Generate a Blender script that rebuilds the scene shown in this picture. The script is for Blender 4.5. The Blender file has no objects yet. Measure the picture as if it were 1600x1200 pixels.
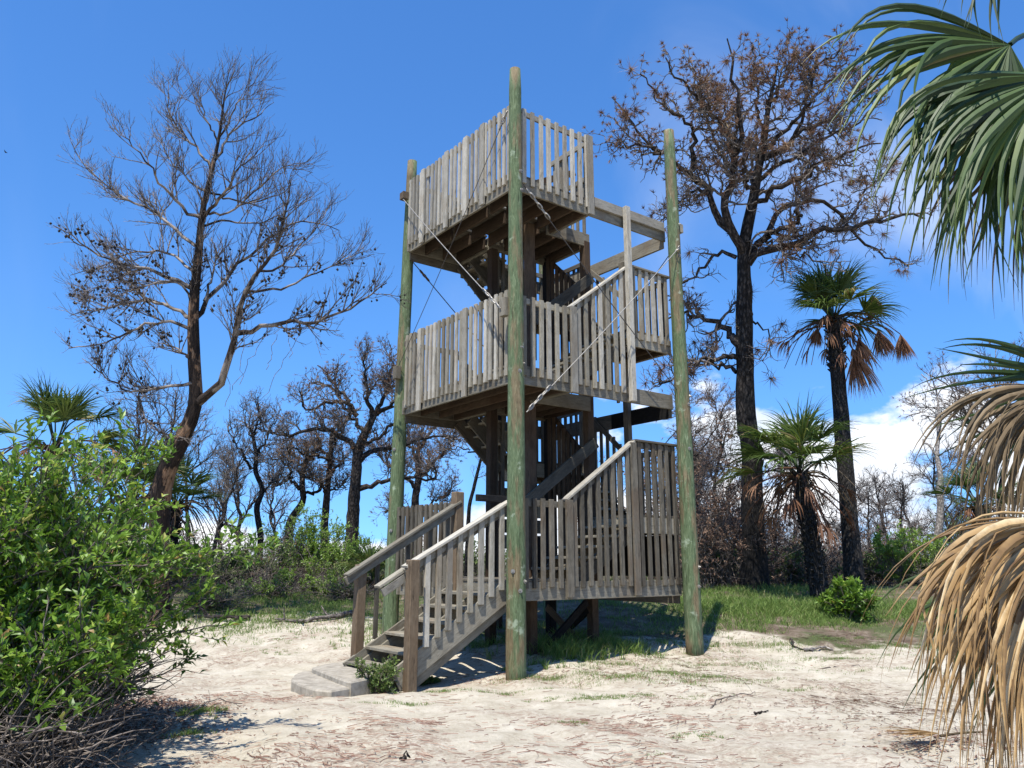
import bpy, math, random
import numpy as np
from mathutils import Vector, Matrix

# ------------------------------------------------------------------ camera, sky, sun, exposure
SC = bpy.context.scene
COL = SC.collection
CAM = np.array([-6.597, -8.776, 1.344]); YAW = 0.6447; PITCH = 0.2256; FPX = 1226.9
cam = bpy.data.objects.new('camera', bpy.data.cameras.new('camera')); COL.objects.link(cam)
cam.location = CAM; cam.rotation_euler = (math.pi/2 + PITCH, 0, -YAW)
cam.data.sensor_width = 36; cam.data.lens = FPX/1600*36; cam.data.clip_start = .05; cam.data.clip_end = 3000
SC.camera = cam
SUN_EL = math.radians(64); SUN_V = np.array([-.84, -.54])           # horizontal direction towards the sun
SUN_V = SUN_V/np.linalg.norm(SUN_V)
sun = bpy.data.objects.new('sun', bpy.data.lights.new('sun', 'SUN')); COL.objects.link(sun)
sun.data.energy = 4.75; sun.data.angle = math.radians(.5); sun.data.color = (1, .955, .88)
sv = Vector((SUN_V[0]*math.cos(SUN_EL), SUN_V[1]*math.cos(SUN_EL), math.sin(SUN_EL)))
sun.rotation_euler = sv.to_track_quat('Z', 'Y').to_euler(); sun.location = (0, 0, 60)
SC.view_settings.view_transform = 'Standard'; SC.view_settings.look = 'None'
SC.view_settings.exposure = 0.66; SC.view_settings.gamma = 1; SC.view_settings.use_curve_mapping = False

def build_world():
    w = bpy.data.worlds.new('World'); SC.world = w; w.use_nodes = True
    nt = w.node_tree; N = nt.nodes; L = nt.links; N.clear()
    out = N.new('ShaderNodeOutputWorld'); bg = N.new('ShaderNodeBackground'); bg.inputs[1].default_value = .095
    sky = N.new('ShaderNodeTexSky'); sky.sky_type = 'NISHITA'; sky.sun_disc = False
    sky.sun_elevation = SUN_EL; sky.sun_rotation = math.atan2(SUN_V[0], SUN_V[1])
    sky.air_density = 1.0; sky.dust_density = .25; sky.ozone_density = 2.0; sky.altitude = 0
    hs = N.new('ShaderNodeHueSaturation'); hs.inputs['Saturation'].default_value = 1.18; hs.inputs['Value'].default_value = 1.22
    L.new(sky.outputs[0], hs.inputs['Color'])
    tc = N.new('ShaderNodeTexCoord')
    sep = N.new('ShaderNodeSeparateXYZ'); L.new(tc.outputs['Generated'], sep.inputs[0])
    lift = N.new('ShaderNodeVectorMath'); lift.operation = 'MULTIPLY_ADD'; L.new(tc.outputs['Generated'], lift.inputs[0])
    lift.inputs[1].default_value = (1, 1, .76); lift.inputs[2].default_value = (0, 0, .12); L.new(lift.outputs[0], sky.inputs[0])
    tint = N.new('ShaderNodeVectorMath'); tint.operation = 'MULTIPLY'; L.new(hs.outputs[0], tint.inputs[0]); tint.inputs[1].default_value = (.74, 1.04, 1.33)
    def math_(op, a, b=None, c=None, clamp=False):
        m = N.new('ShaderNodeMath'); m.operation = op; m.use_clamp = clamp
        for k, v in enumerate((a, b, c)):
            if v is None: continue
            if isinstance(v, (int, float)): m.inputs[k].default_value = v
            else: L.new(v, m.inputs[k])
        return m.outputs[0]
    def rng_(v, a, b, c, d):
        m = N.new('ShaderNodeMapRange'); m.interpolation_type = 'SMOOTHSTEP'
        L.new(v, m.inputs[0])
        for k, q in enumerate((a, b, c, d)): m.inputs[k+1].default_value = q
        return m.outputs[0]
    # heaped clouds low over the horizon, denser to the east
    mp = N.new('ShaderNodeMapping'); mp.inputs['Scale'].default_value = (1, 1, 1.9); mp.inputs['Location'].default_value = (0.35, 0.6, 0.05)
    L.new(tc.outputs['Generated'], mp.inputs[0])
    n1 = N.new('ShaderNodeTexNoise'); n1.inputs['Scale'].default_value = 4.2; n1.inputs['Detail'].default_value = 9; n1.inputs['Roughness'].default_value = .56
    L.new(mp.outputs[0], n1.inputs['Vector'])
    dot = N.new('ShaderNodeVectorMath'); dot.operation = 'DOT_PRODUCT'; L.new(tc.outputs['Generated'], dot.inputs[0])
    dot.inputs[1].default_value = (.95, .1, 0)
    east = rng_(dot.outputs['Value'], .5, .85, 0, 1)
    elev = sep.outputs['Z']
    top = math_('ADD', math_('MULTIPLY', east, .26), .085)
    band = math_('SUBTRACT', 1, math_('DIVIDE', math_('MAXIMUM', elev, 0), top), clamp=True)
    dens = math_('ADD', n1.outputs['Fac'], math_('MULTIPLY_ADD', band, .40, -.228))
    cl = rng_(dens, .47, .56, 0, 1)
    cl = math_('MULTIPLY', cl, rng_(band, 0, .3, 0, 1))
    # thin wisps high up
    mp2 = N.new('ShaderNodeMapping'); mp2.inputs['Scale'].default_value = (2.0, 2.0, 1.0); mp2.inputs['Rotation'].default_value = (.4, .5, .2)
    L.new(tc.outputs['Generated'], mp2.inputs[0])
    n2 = N.new('ShaderNodeTexNoise'); n2.inputs['Scale'].default_value = 1.5; n2.inputs['Detail'].default_value = 7; n2.inputs['Distortion'].default_value = .6
    L.new(mp2.outputs[0], n2.inputs['Vector'])
    wisp = math_('MULTIPLY', rng_(n2.outputs['Fac'], .5, .8, 0, .5), rng_(dot.outputs['Value'], .5, .85, .12, 1))
    n3 = N.new('ShaderNodeTexNoise'); n3.inputs['Scale'].default_value = 7; n3.inputs['Detail'].default_value = 6
    L.new(mp.outputs[0], n3.inputs['Vector'])
    cr = N.new('ShaderNodeMix'); cr.data_type = 'RGBA'
    L.new(rng_(n3.outputs['Fac'], .35, .65, 0, 1), cr.inputs['Factor'])
    cr.inputs['A'].default_value = (5.6, 6.4, 7.6, 1); cr.inputs['B'].default_value = (9.0, 9.1, 9.3, 1)
    m1 = N.new('ShaderNodeMix'); m1.data_type = 'RGBA'; L.new(wisp, m1.inputs['Factor']); L.new(tint.outputs[0], m1.inputs['A']); m1.inputs['B'].default_value = (7.5, 8.0, 8.8, 1)
    m2 = N.new('ShaderNodeMix'); m2.data_type = 'RGBA'; L.new(cl, m2.inputs['Factor']); L.new(m1.outputs['Result'], m2.inputs['A']); L.new(cr.outputs['Result'], m2.inputs['B'])
    L.new(m2.outputs['Result'], bg.inputs[0]); L.new(bg.outputs[0], out.inputs[0])
build_world()

# ------------------------------------------------------------------ geometry of the view
FW = np.array([math.sin(YAW)*math.cos(PITCH), math.cos(YAW)*math.cos(PITCH), math.sin(PITCH)])
RT = np.array([math.cos(YAW), -math.sin(YAW), 0.]); UP = np.cross(RT, FW)
FH = np.array([math.sin(YAW), math.cos(YAW)])
def at(u, v, D):
    return CAM + D*(FW + RT*(u-800)/FPX - UP*(v-600)/FPX)
def sstep(a, b, x):
    t = np.clip((np.asarray(x, float)-a)/(b-a), 0, 1); return t*t*(3-2*t)
_r = np.random.RandomState(5)
_W = [(_r.uniform(.25, .9), _r.uniform(0, 6.28), _r.uniform(0, 6.28)) for _ in range(7)] + [(_r.uniform(1.5, 4.5), _r.uniform(0, 6.28), _r.uniform(0, 6.28)) for _ in range(9)]
def hgt(x, y):
    x = np.asarray(x, float); y = np.asarray(y, float)
    t = (x-CAM[0])*FH[0] + (y-CAM[1])*FH[1]
    z = -.11 + .80*sstep(11.5, 19.5, t)
    for k, (f, a, p) in enumerate(_W):
        z = z + (.018 if f < 1 else .0075)*np.sin(f*(x*math.cos(a)+y*math.sin(a))*1.7+p)
    return z
def ground(u, v):
    d = FW + RT*(u-800)/FPX - UP*(v-600)/FPX
    t = 2.0
    for _ in range(4000):
        p = CAM + d*t
        if p[2] <= hgt(p[0], p[1]): return p
        t += .02 + t*.002
        if t > 300: break
    return CAM + d*t
def gp(u, D):
    p = CAM + D*(FW + RT*(u-800)/FPX); z = hgt(p[0], p[1])
    for _ in range(3):
        k = (z-CAM[2]-D*FW[2])/UP[2]; p = CAM + D*(FW + RT*(u-800)/FPX) + UP*k; z = hgt(p[0], p[1])
    return np.array([p[0], p[1], float(z)])
def onplane(u, v, ax, c):
    d = FW + RT*(u-800)/FPX - UP*(v-600)/FPX
    return CAM + d*(c-CAM[ax])/d[ax]

# ------------------------------------------------------------------ mesh helpers
def new_obj(name, me, mat=None, parent=None, loc=None, mtx=None):
    o = bpy.data.objects.new(name, me)
    COL.objects.link(o)
    if parent is not None: o.parent = parent
    if mtx is not None: o.matrix_local = mtx
    elif loc is not None: o.location = loc
    if mat is not None and me is not None and len(me.materials) == 0: me.materials.append(mat)
    return o
def empty(name, loc, label, cat, group=None):
    o = bpy.data.objects.new(name, None); COL.objects.link(o); o.location = loc; o.empty_display_size = .2
    tag(o, label, cat, group); return o
def tag(o, label=None, cat=None, group=None, kind=None):
    if label: o['label'] = label
    if cat: o['category'] = cat
    if group: o['group'] = group
    if kind: o['kind'] = kind
    return o
class MB:
    """collects vertex / face arrays, builds one mesh"""
    def __init__(s): s.v = []; s.q = []; s.t = []; s.g = []; s.var = []; s.n = 0
    def add(s, v, quads=None, tris=None, grain=None, var=None):
        v = np.asarray(v, float).reshape(-1, 3)
        if quads is not None and len(quads): s.q.append(np.asarray(quads, np.int64)+s.n)
        if tris is not None and len(tris): s.t.append(np.asarray(tris, np.int64)+s.n)
        s.v.append(v); s.g.append(v if grain is None else np.asarray(grain, float).reshape(-1, 3))
        s.var.append(np.zeros(len(v)) if var is None else np.broadcast_to(np.asarray(var, float), (len(v),)))
        s.n += len(v)
    def mesh(s, name, smooth=False):
        me = bpy.data.meshes.new(name)
        if s.n == 0: return me
        V = np.concatenate(s.v)
        Q = np.concatenate(s.q) if s.q else np.zeros((0, 4), np.int64)
        T = np.concatenate(s.t) if s.t else np.zeros((0, 3), np.int64)
        me.vertices.add(len(V)); me.vertices.foreach_set('co', V.astype(np.float32).ravel())
        me.loops.add(Q.size+T.size); me.loops.foreach_set('vertex_index', np.concatenate([Q.ravel(), T.ravel()]).astype(np.int32))
        me.polygons.add(len(Q)+len(T))
        st = np.concatenate([np.arange(len(Q))*4, Q.size+np.arange(len(T))*3]).astype(np.int32)
        me.polygons.foreach_set('loop_start', st)
        me.polygons.foreach_set('use_smooth', np.full(len(st), bool(smooth)))
        a = me.attributes.new('grain', 'FLOAT_VECTOR', 'POINT'); a.data.foreach_set('vector', np.concatenate(s.g).astype(np.float32).ravel())
        a = me.attributes.new('var', 'FLOAT', 'POINT'); a.data.foreach_set('value', np.concatenate(s.var).astype(np.float32))
        me.update(calc_edges=True); me.validate()
        return me
    def build(s, name, mat, parent=None, smooth=False, loc=None):
        return new_obj(name, s.mesh(name, smooth), mat, parent, loc)

def _cbox():
    F = {}; V = []
    for sx in (0, 1):
        for sy in (0, 1):
            for sz in (0, 1):
                for a in range(3): F[(sx, sy, sz, a)] = len(V); V.append((sx, sy, sz, a))
    quads = []; tris = []
    for a in range(3):
        b, c = (a+1) % 3, (a+2) % 3
        for s in (0, 1):
            q = []
            for (p, r) in ((0, 0), (1, 0), (1, 1), (0, 1)):
                k = [0]*3; k[a] = s; k[b] = p; k[c] = r; q.append(F[(*k, a)])
            quads.append(q if s else q[::-1])
        for p in (0, 1):
            for r in (0, 1):
                k0 = [0]*3; k0[b] = p; k0[c] = r; k1 = list(k0); k1[a] = 1
                q = [F[(*k0, b)], F[(*k1, b)], F[(*k1, c)], F[(*k0, c)]]
                quads.append(q if (p != r) else q[::-1])
    for sx in (0, 1):
        for sy in (0, 1):
            for sz in (0, 1):
                t = [F[(sx, sy, sz, 0)], F[(sx, sy, sz, 1)], F[(sx, sy, sz, 2)]]
                tris.append(t if (sx+sy+sz) % 2 == 1 else t[::-1])
    return V, np.array(quads), np.array(tris)
_CB = _cbox()
def cbox(L, w, h, c=.004):
    ext = [(0, L), (-w/2, w/2), (-h/2, h/2)]
    V = []
    for (sx, sy, sz, a) in _CB[0]:
        s = (sx, sy, sz); p = []
        for k in range(3):
            e = ext[k][s[k]]
            if k != a: e += -c if s[k] else c
            p.append(e)
        V.append(p)
    return np.array(V)
def frame(p0, p1, up=(0, 0, 1)):
    x = np.asarray(p1, float)-np.asarray(p0, float); L = np.linalg.norm(x); x /= L
    u = np.asarray(up, float); y = np.cross(u, x)
    if np.linalg.norm(y) < 1e-4: y = np.cross((0, 1, 0), x)
    y /= np.linalg.norm(y); z = np.cross(x, y)
    return L, x, y, z
_cache = {}
def board(name, p0, p1, w, h, mat, parent=None, up=(0, 0, 1), c=.004):
    """one plank: an object of its own, length along local X, w across, h in the 'up' sense"""
    L, x, y, z = frame(p0, p1, up)
    key = (round(L, 3), round(w, 4), round(h, 4), mat.name)
    me = _cache.get(key)
    if me is None:
        m = MB(); m.add(cbox(L, w, h, c), _CB[1], _CB[2]); me = m.mesh(name); me.materials.append(mat); _cache[key] = me
    M = Matrix(((x[0], y[0], z[0], p0[0]), (x[1], y[1], z[1], p0[1]), (x[2], y[2], z[2], p0[2]), (0, 0, 0, 1)))
    o = new_obj(name, me, None, parent, mtx=M); _mtx[o.name] = M
    return o
_mtx = {}
_gr = np.random.RandomState(11)
def add_board(mb, p0, p1, w, h, up=(0, 0, 1), c=.004):
    L, x, y, z = frame(p0, p1, up); V = cbox(L, w, h, c)
    mb.add(np.asarray(p0)+V[:, :1]*x+V[:, 1:2]*y+V[:, 2:3]*z, _CB[1], _CB[2], grain=V+_gr.uniform(0, 40, 3))

def tubes(mb, P, R, sides=6, var=None, cap=False, jit=None, rng=None):
    """P (m,n,3) polylines, R (m,n) radii -> rings, all at once"""
    P = np.asarray(P, float); R = np.asarray(R, float); m, n, _ = P.shape
    if m == 0: return
    T = np.empty_like(P); T[:, 1:-1] = P[:, 2:]-P[:, :-2]; T[:, 0] = P[:, 1]-P[:, 0]; T[:, -1] = P[:, -1]-P[:, -2]
    T /= np.linalg.norm(T, axis=2, keepdims=True)+1e-9
    mean = P[:, -1]-P[:, 0]; mean /= np.linalg.norm(mean, axis=1, keepdims=True)+1e-9
    ref = np.where(np.abs(mean[:, 2:3]) > .8, np.array([[1., .13, .07]]), np.array([[.07, .11, 1.]]))[:, None, :]
    A = np.cross(T, ref); A /= np.linalg.norm(A, axis=2, keepdims=True)+1e-9
    B = np.cross(T, A)
    ang = np.arange(sides)/sides*2*np.pi
    rr = R[:, :, None]*np.ones(sides)
    if jit: rr = rr*(1+jit*rng.uniform(-1, 1, rr.shape))
    V = P[:, :, None, :] + rr[..., None]*(np.cos(ang)[None, None, :, None]*A[:, :, None, :]+np.sin(ang)[None, None, :, None]*B[:, :, None, :])
    seg = np.linalg.norm(np.diff(P, axis=1), axis=2); cum = np.concatenate([np.zeros((m, 1)), np.cumsum(seg, 1)], 1)
    G = np.empty((m, n, sides, 3)); G[..., 0] = cum[:, :, None]; G[..., 1] = R[:, :, None]*np.cos(ang); G[..., 2] = R[:, :, None]*np.sin(ang)
    G += (np.arange(m) % 97)[:, None, None, None]*.73
    base = (np.arange(m)*n*sides)[:, None, None]+(np.arange(n-1)*sides)[None, :, None]
    k = np.arange(sides)[None, None, :]; k2 = (k+1) % sides
    Q = np.stack([base+k, base+k2, base+sides+k2, base+sides+k], -1).reshape(-1, 4)
    tr = None
    if cap:
        tr = []
        for i in range(m):
            for q in range(1, sides-1):
                b = i*n*sides; e = b+(n-1)*sides
                tr.append((b, b+q+1, b+q)); tr.append((e, e+q, e+q+1))
    vv = None if var is None else np.repeat(np.broadcast_to(var, (m,)), n*sides)
    mb.add(V, Q, tr, grain=G, var=vv)

def resample(pts, n):
    pts = np.asarray(pts, float); seg = np.linalg.norm(np.diff(pts[:, :3], axis=0), axis=1); c = np.concatenate([[0], np.cumsum(seg)])
    t = np.linspace(0, c[-1], n)
    # Catmull-like smoothing by interpolating, then averaging
    out = np.stack([np.interp(t, c, pts[:, k]) for k in range(pts.shape[1])], 1)
    sm = out.copy(); sm[1:-1] = (out[:-2]+2*out[1:-1]+out[2:])/4
    return sm
def sprout(rng, P, R, N, L, nseg, r0, r1, a=(35, 65), up=.0, curl=.0, wig=.2, t0=.2, tfall=.45, zbias=0., rel=.7):
    """N side branches on the polylines P"""
    m, n, _ = P.shape
    ln = np.linalg.norm(np.diff(P, axis=1), axis=2).sum(1)
    idx = rng.choice(m, N, p=ln/ln.sum())
    t = t0+(1-t0)*rng.random_sample(N); f = t*(n-1)*.999; i = f.astype(int); f = (f-i)[:, None]
    p = P[idx, i]*(1-f)+P[idx, i+1]*f; tan = P[idx, i+1]-P[idx, i]; tan /= np.linalg.norm(tan, axis=1, keepdims=True)+1e-9
    rr = R[idx, i]*(1-f[:, 0])+R[idx, i+1]*f[:, 0]
    q = rng.normal(size=(N, 3)); q[:, 2] += zbias; q -= (q*tan).sum(1, keepdims=True)*tan; q /= np.linalg.norm(q, axis=1, keepdims=True)+1e-9
    an = np.radians(rng.uniform(a[0], a[1], N))[:, None]
    d = tan*np.cos(an)+q*np.sin(an); d[:, 2] += up; d /= np.linalg.norm(d, axis=1, keepdims=True)
    le = L*rng.uniform(.5, 1.25, N)*(1-tfall*t)
    Q = np.empty((N, nseg+1, 3)); Q[:, 0] = p
    for s in range(nseg):
        d = d+rng.normal(size=(N, 3))*wig; d[:, 2] += curl; d /= np.linalg.norm(d, axis=1, keepdims=True)
        Q[:, s+1] = Q[:, s]+d*(le/nseg)[:, None]
    st = np.minimum(rr*rel, r0); k = np.linspace(0, 1, nseg+1)[None, :]
    return Q, st[:, None]*(1-k)+np.minimum(r1, st)[:, None]*k

def leaf_cards(mb, p, d, nrm, L, W, var, fold=.25, curve=.0):
    """pointed leaves folded along the midrib, four triangles each"""
    d = d/(np.linalg.norm(d, axis=1, keepdims=True)+1e-9); s = np.cross(d, nrm); s /= np.linalg.norm(s, axis=1, keepdims=True)+1e-9
    u = np.cross(s, d); L = np.broadcast_to(L, (len(p),))[:, None]; W = np.broadcast_to(W, (len(p),))[:, None]
    m = len(p)
    V = np.stack([p, p+d*L*.45+s*W*.5+u*W*fold, p+d*L*.5-u*L*curve*.3, p+d*L*.45-s*W*.5+u*W*fold, p+d*L-u*L*curve], 1)
    T = np.array([[0, 1, 2], [0, 2, 3], [1, 4, 2], [2, 4, 3]])
    mb.add(V, None, ((np.arange(m)*5)[:, None, None]+T[None]).reshape(-1, 3), var=np.repeat(var, 5))
def blades(mb, p, d, L, W, bend, var, rng):
    """grass blades: bent strips of three triangles"""
    m = len(p); s = np.cross(d, rng.normal(size=(m, 3))); s /= np.linalg.norm(s, axis=1, keepdims=True)+1e-9
    L = np.broadcast_to(L, (m,))[:, None]; W = np.broadcast_to(W, (m,))[:, None]
    b = rng.normal(size=(m, 3)); b[:, 2] = -.25; b *= bend
    V = np.stack([p-s*W/2, p+s*W/2, p+d*L*.55+b*L*.3+s*W*.4, p+d*L*.55+b*L*.3-s*W*.4, p+d*L*.9+b*L], 1)
    T = np.array([[0, 1, 2], [0, 2, 3], [3, 2, 4]])
    mb.add(V, None, ((np.arange(m)*5)[:, None, None]+T[None]).reshape(-1, 3), var=np.repeat(var, 5))
def onsphere(rng, n):
    q = rng.normal(size=(n, 3)); return q/np.linalg.norm(q, axis=1, keepdims=True)

# ------------------------------------------------------------------ materials
class NT:
    def __init__(s, name):
        s.m = bpy.data.materials.new(name); s.m.use_nodes = True; s.t = s.m.node_tree; s.N = s.t.nodes; s.L = s.t.links
        s.b = s.N['Principled BSDF']; s.out = s.N['Material Output']
    def put(s, sock, v):
        if isinstance(v, (int, float)): sock.default_value = v
        elif isinstance(v, tuple): sock.default_value = v if len(v) == len(sock.default_value) else (*v, 1)
        else: s.L.new(v, sock)
    def attr(s, n, o='Vector'):
        a = s.N.new('ShaderNodeAttribute'); a.attribute_name = n; return a.outputs[o]
    def obj(s, o='Object'): return s.N.new('ShaderNodeTexCoord').outputs[o]
    def rnd(s): return s.N.new('ShaderNodeObjectInfo').outputs['Random']
    def math(s, op, a, b=0., c=0., clamp=False):
        m = s.N.new('ShaderNodeMath'); m.operation = op; m.use_clamp = clamp
        for k, v in enumerate((a, b, c)): s.put(m.inputs[k], v)
        return m.outputs[0]
    def vadd(s, a, b):
        m = s.N.new('ShaderNodeVectorMath'); m.operation = 'ADD'; s.put(m.inputs[0], a); s.put(m.inputs[1], b); return m.outputs[0]
    def vmul(s, a, b):
        m = s.N.new('ShaderNodeVectorMath'); m.operation = 'MULTIPLY'; s.put(m.inputs[0], a); s.put(m.inputs[1], b); return m.outputs[0]
    def noise(s, vec, scale, detail=4, rough=.55, dist=0., o='Fac'):
        n = s.N.new('ShaderNodeTexNoise'); s.L.new(vec, n.inputs['Vector']); n.inputs['Scale'].default_value = scale
        n.inputs['Detail'].default_value = detail; n.inputs['Roughness'].default_value = rough; n.inputs['Distortion'].default_value = dist; return n.outputs[o]
    def voro(s, vec, scale, o='Distance', feat='F1'):
        n = s.N.new('ShaderNodeTexVoronoi'); n.feature = feat; s.L.new(vec, n.inputs['Vector']); n.inputs['Scale'].default_value = scale; return n.outputs[o]
    def ss(s, v, a, b, c=0., d=1.):
        m = s.N.new('ShaderNodeMapRange'); m.interpolation_type = 'SMOOTHSTEP'; s.put(m.inputs[0], v)
        for k, q in enumerate((a, b, c, d)): s.put(m.inputs[k+1], q)
        return m.outputs[0]
    def mix(s, f, a, b, mode='MIX'):
        m = s.N.new('ShaderNodeMix'); m.data_type = 'RGBA'; m.blend_type = mode; s.put(m.inputs['Factor'], f); s.put(m.inputs['A'], a); s.put(m.inputs['B'], b); return m.outputs['Result']
    def ramp(s, v, stops):
        r = s.N.new('ShaderNodeValToRGB'); s.L.new(v, r.inputs[0]); e = r.color_ramp.elements
        while len(e) < len(stops): e.new(.5)
        for k, (p, c) in enumerate(stops): e[k].position = p; e[k].color = (*c, 1)
        return r.outputs[0]
    def bump(s, h, strength=.4, dist=.01):
        b = s.N.new('ShaderNodeBump'); b.inputs['Strength'].default_value = strength; b.inputs['Distance'].default_value = dist
        s.L.new(h, b.inputs['Height']); s.L.new(b.outputs[0], s.b.inputs['Normal'])
    def done(s, col, rough=.8, spec=.3):
        s.put(s.b.inputs['Base Color'], col); s.put(s.b.inputs['Roughness'], rough); s.b.inputs['Specular IOR Level'].default_value = spec; return s.m
    def translucent(s, col, f):
        t = s.N.new('ShaderNodeBsdfTranslucent'); s.put(t.inputs[0], col); mx = s.N.new('ShaderNodeMixShader'); mx.inputs[0].default_value = f
        s.L.new(s.b.outputs[0], mx.inputs[1]); s.L.new(t.outputs[0], mx.inputs[2]); s.L.new(mx.outputs[0], s.out.inputs[0])

def wood(name, dark, mid, light, blot=None, blotamt=.5):
    n = NT(name); g = n.vadd(n.attr('grain'), n.vmul(n.rnd(), (31., 17., 23.)))
    st = n.math('ADD', n.math('MULTIPLY', n.noise(n.vmul(g, (2.6, 26., 26.)), 1.6, 7, .7, 1.2), .6), n.math('MULTIPLY', n.noise(n.vmul(g, (4., 9., 9.)), 3.5, 5, .65), .4))
    fine = n.noise(n.vmul(g, (7., 110., 110.)), 1.5, 4, .7, .4)
    big = n.noise(g, 2.6, 3, .5)
    c = n.ramp(st, [(.25, dark), (.5, mid), (.78, light)])
    c = n.mix(n.ss(big, .4, .7, 0., .3), c, dark)
    c = n.mix(n.ss(fine, .32, .45, .4, 0.), c, tuple(q*.5 for q in dark))
    kn = n.voro(n.vmul(g, (1.5, 9., 9.)), 1.3)
    c = n.mix(n.ss(kn, .03, .11, .8, 0.), c, tuple(q*.4 for q in dark))
    if blot: c = n.mix(n.math('MULTIPLY', n.ss(n.noise(g, 1.5, 4), .5, .68), blotamt), c, blot)
    br = n.math('MULTIPLY_ADD', n.rnd(), .62, .62)
    stn = n.noise(n.vmul(g, (.9, 4., 4.)), 2.3, 5, .7, .8); c = n.mix(n.ss(stn, .50, .68, 0., .55), c, tuple(q*.55 for q in dark))
    c = n.mix(1., c, n.N.new('ShaderNodeCombineXYZ').outputs[0], 'MULTIPLY') if False else n.vmul(c, _vec(n, br))
    n.bump(n.math('ADD', st, n.math('MULTIPLY', fine, .5)), .35, .003)
    return n.done(c, .85, .2)
def _vec(n, f):
    x = n.N.new('ShaderNodeCombineXYZ')
    for k in range(3): n.L.new(f, x.inputs[k])
    return x.outputs[0]
M_GREY = wood('weathered_grey_wood', (.135, .118, .086), (.25, .226, .172), (.40, .368, .295), (.17, .12, .072), .45)
M_PALE = wood('bleached_wood', (.20, .18, .138), (.35, .322, .262), (.52, .488, .41), (.24, .18, .115), .35)
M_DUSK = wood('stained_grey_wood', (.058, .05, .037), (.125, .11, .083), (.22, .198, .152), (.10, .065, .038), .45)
M_BROWN = wood('brown_treated_wood', (.07, .048, .03), (.145, .105, .066), (.24, .185, .125), (.10, .062, .034), .5)
M_RED = wood('shade_darkened_brown_wood', (.032, .022, .014), (.07, .048, .031), (.12, .086, .058), (.055, .03, .016), .6)  # brown wood with the shade of deck undersides and interior put into its colour
M_CHAR_SHADE = wood('charred_and_shade_wood', (.006, .006, .006), (.014, .013, .012), (.05, .045, .04), (.004, .004, .004), .8)  # charred timber, and the black of the added shade boards under the landing

def mat_pole():
    n = NT('green_treated_pole'); g = n.vadd(n.attr('grain'), n.vmul(n.rnd(), (31., 7., 13.)))
    st = n.noise(n.vmul(g, (2.2, 14., 14.)), 2.2, 8, .72, 1.4)
    crk = n.noise(n.vmul(g, (.8, 30., 30.)), 1.5, 6, .7, .6)
    c = n.ramp(st, [(.25, (.036, .052, .026)), (.45, (.078, .108, .052)), (.58, (.125, .165, .085)), (.74, (.27, .31, .20))])
    br = n.noise(n.vmul(g, (.7, 4., 4.)), 1.5, 4, .6)
    c = n.mix(n.ss(br, .47, .60, 0., .75), c, n.ramp(st, [(.3, (.09, .055, .03)), (.7, (.26, .185, .11))]))
    c = n.mix(n.ss(n.noise(g, 5, 4), .62, .72, 0., .5), c, (.40, .46, .34))
    c = n.mix(n.ss(crk, .34, .42, .85, 0.), c, (.018, .024, .012))
    kn = n.voro(n.vmul(g, (1., 3.5, 3.5)), 1.6); c = n.mix(n.ss(kn, .03, .08, .7, 0.), c, (.05, .045, .025))
    n.bump(n.math('ADD', st, n.math('MULTIPLY', crk, .8)), .6, .01)
    return n.done(c, .85, .2)
M_POLE = mat_pole()
def mat_simple(name, a, b, scale=8, rough=.85, bump=.3, dist=.01, metal=0., coords='grain', stretch=(1, 1, 1)):
    n = NT(name); g = n.vmul(n.attr('grain') if coords == 'grain' else n.obj(), stretch); f = n.noise(g, scale, 6, .6)
    n.bump(f, bump, dist); n.b.inputs['Metallic'].default_value = metal
    return n.done(n.ramp(f, [(.3, a), (.7, b)]), rough, .3)
M_STEEL = mat_simple('galvanised_steel', (.20, .185, .16), (.38, .36, .32), 30, .5, .1, .002, .6)
M_RUST = mat_simple('rusty_steel', (.07, .04, .025), (.16, .10, .06), 40, .8, .2, .002, .3)
M_WIRE = mat_simple('dark_wire_rope', (.05, .045, .04), (.10, .09, .08), 60, .7, .2, .001, .3)
M_CONC = mat_simple('worn_concrete', (.20, .175, .135), (.40, .36, .29), 11, .9, .4, .01, 0., 'object')

def mat_bark(name, a, b, c3, sc=1., charh=None):
    n = NT(name); g = n.attr('grain'); o = n.obj()
    st = n.noise(n.vmul(g, (1.2, 5., 5.)), 5*sc, 6, .65, 1.)
    cell = n.voro(n.vmul(g, (1., 2.2, 2.2)), 9*sc)
    c = n.ramp(st, [(.3, a), (.52, b), (.75, c3)])
    c = n.mix(n.ss(cell, .35, .6, 0., .7), c, tuple(q*.4 for q in a))
    if charh:   # fire scorch: patchy, with bare orange-brown wood where bark came away
        z = n.N.new('ShaderNodeSeparateXYZ'); n.L.new(n.obj(), z.inputs[0])
        f = n.math('ADD', n.math('MULTIPLY', n.noise(n.vmul(o, (1, 1, .5)), 1.6, 3), 2.2), n.math('MULTIPLY', z.outputs[2], -charh[0]))
        c = n.mix(n.ss(f, charh[1]-.15, charh[1]+.15), c, n.ramp(st, [(.3, (.006, .006, .006)), (.8, (.035, .032, .03))]))
    n.bump(n.math('ADD', st, n.math('MULTIPLY', cell, .8)), .9, .03*1/sc)
    return n.done(c, .9, .15)
M_BURNT = mat_bark('burnt_pine_bark', (.022, .018, .015), (.075, .06, .05), (.17, .14, .115), 1.)
M_CHARB = mat_bark('charcoal_bark', (.008, .008, .008), (.028, .026, .025), (.085, .08, .075), 1.2)
M_CASU = mat_bark('scorched_peeling_bark', (.05, .035, .025), (.16, .11, .08), (.33, .24, .17), .9)
M_TWIGG = mat_bark('grey_twigs', (.10, .085, .075), (.21, .18, .155), (.36, .32, .28), 2.)
M_TWIGB = mat_bark('brown_twigs', (.11, .09, .075), (.21, .175, .145), (.33, .28, .235), 2.)
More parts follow.
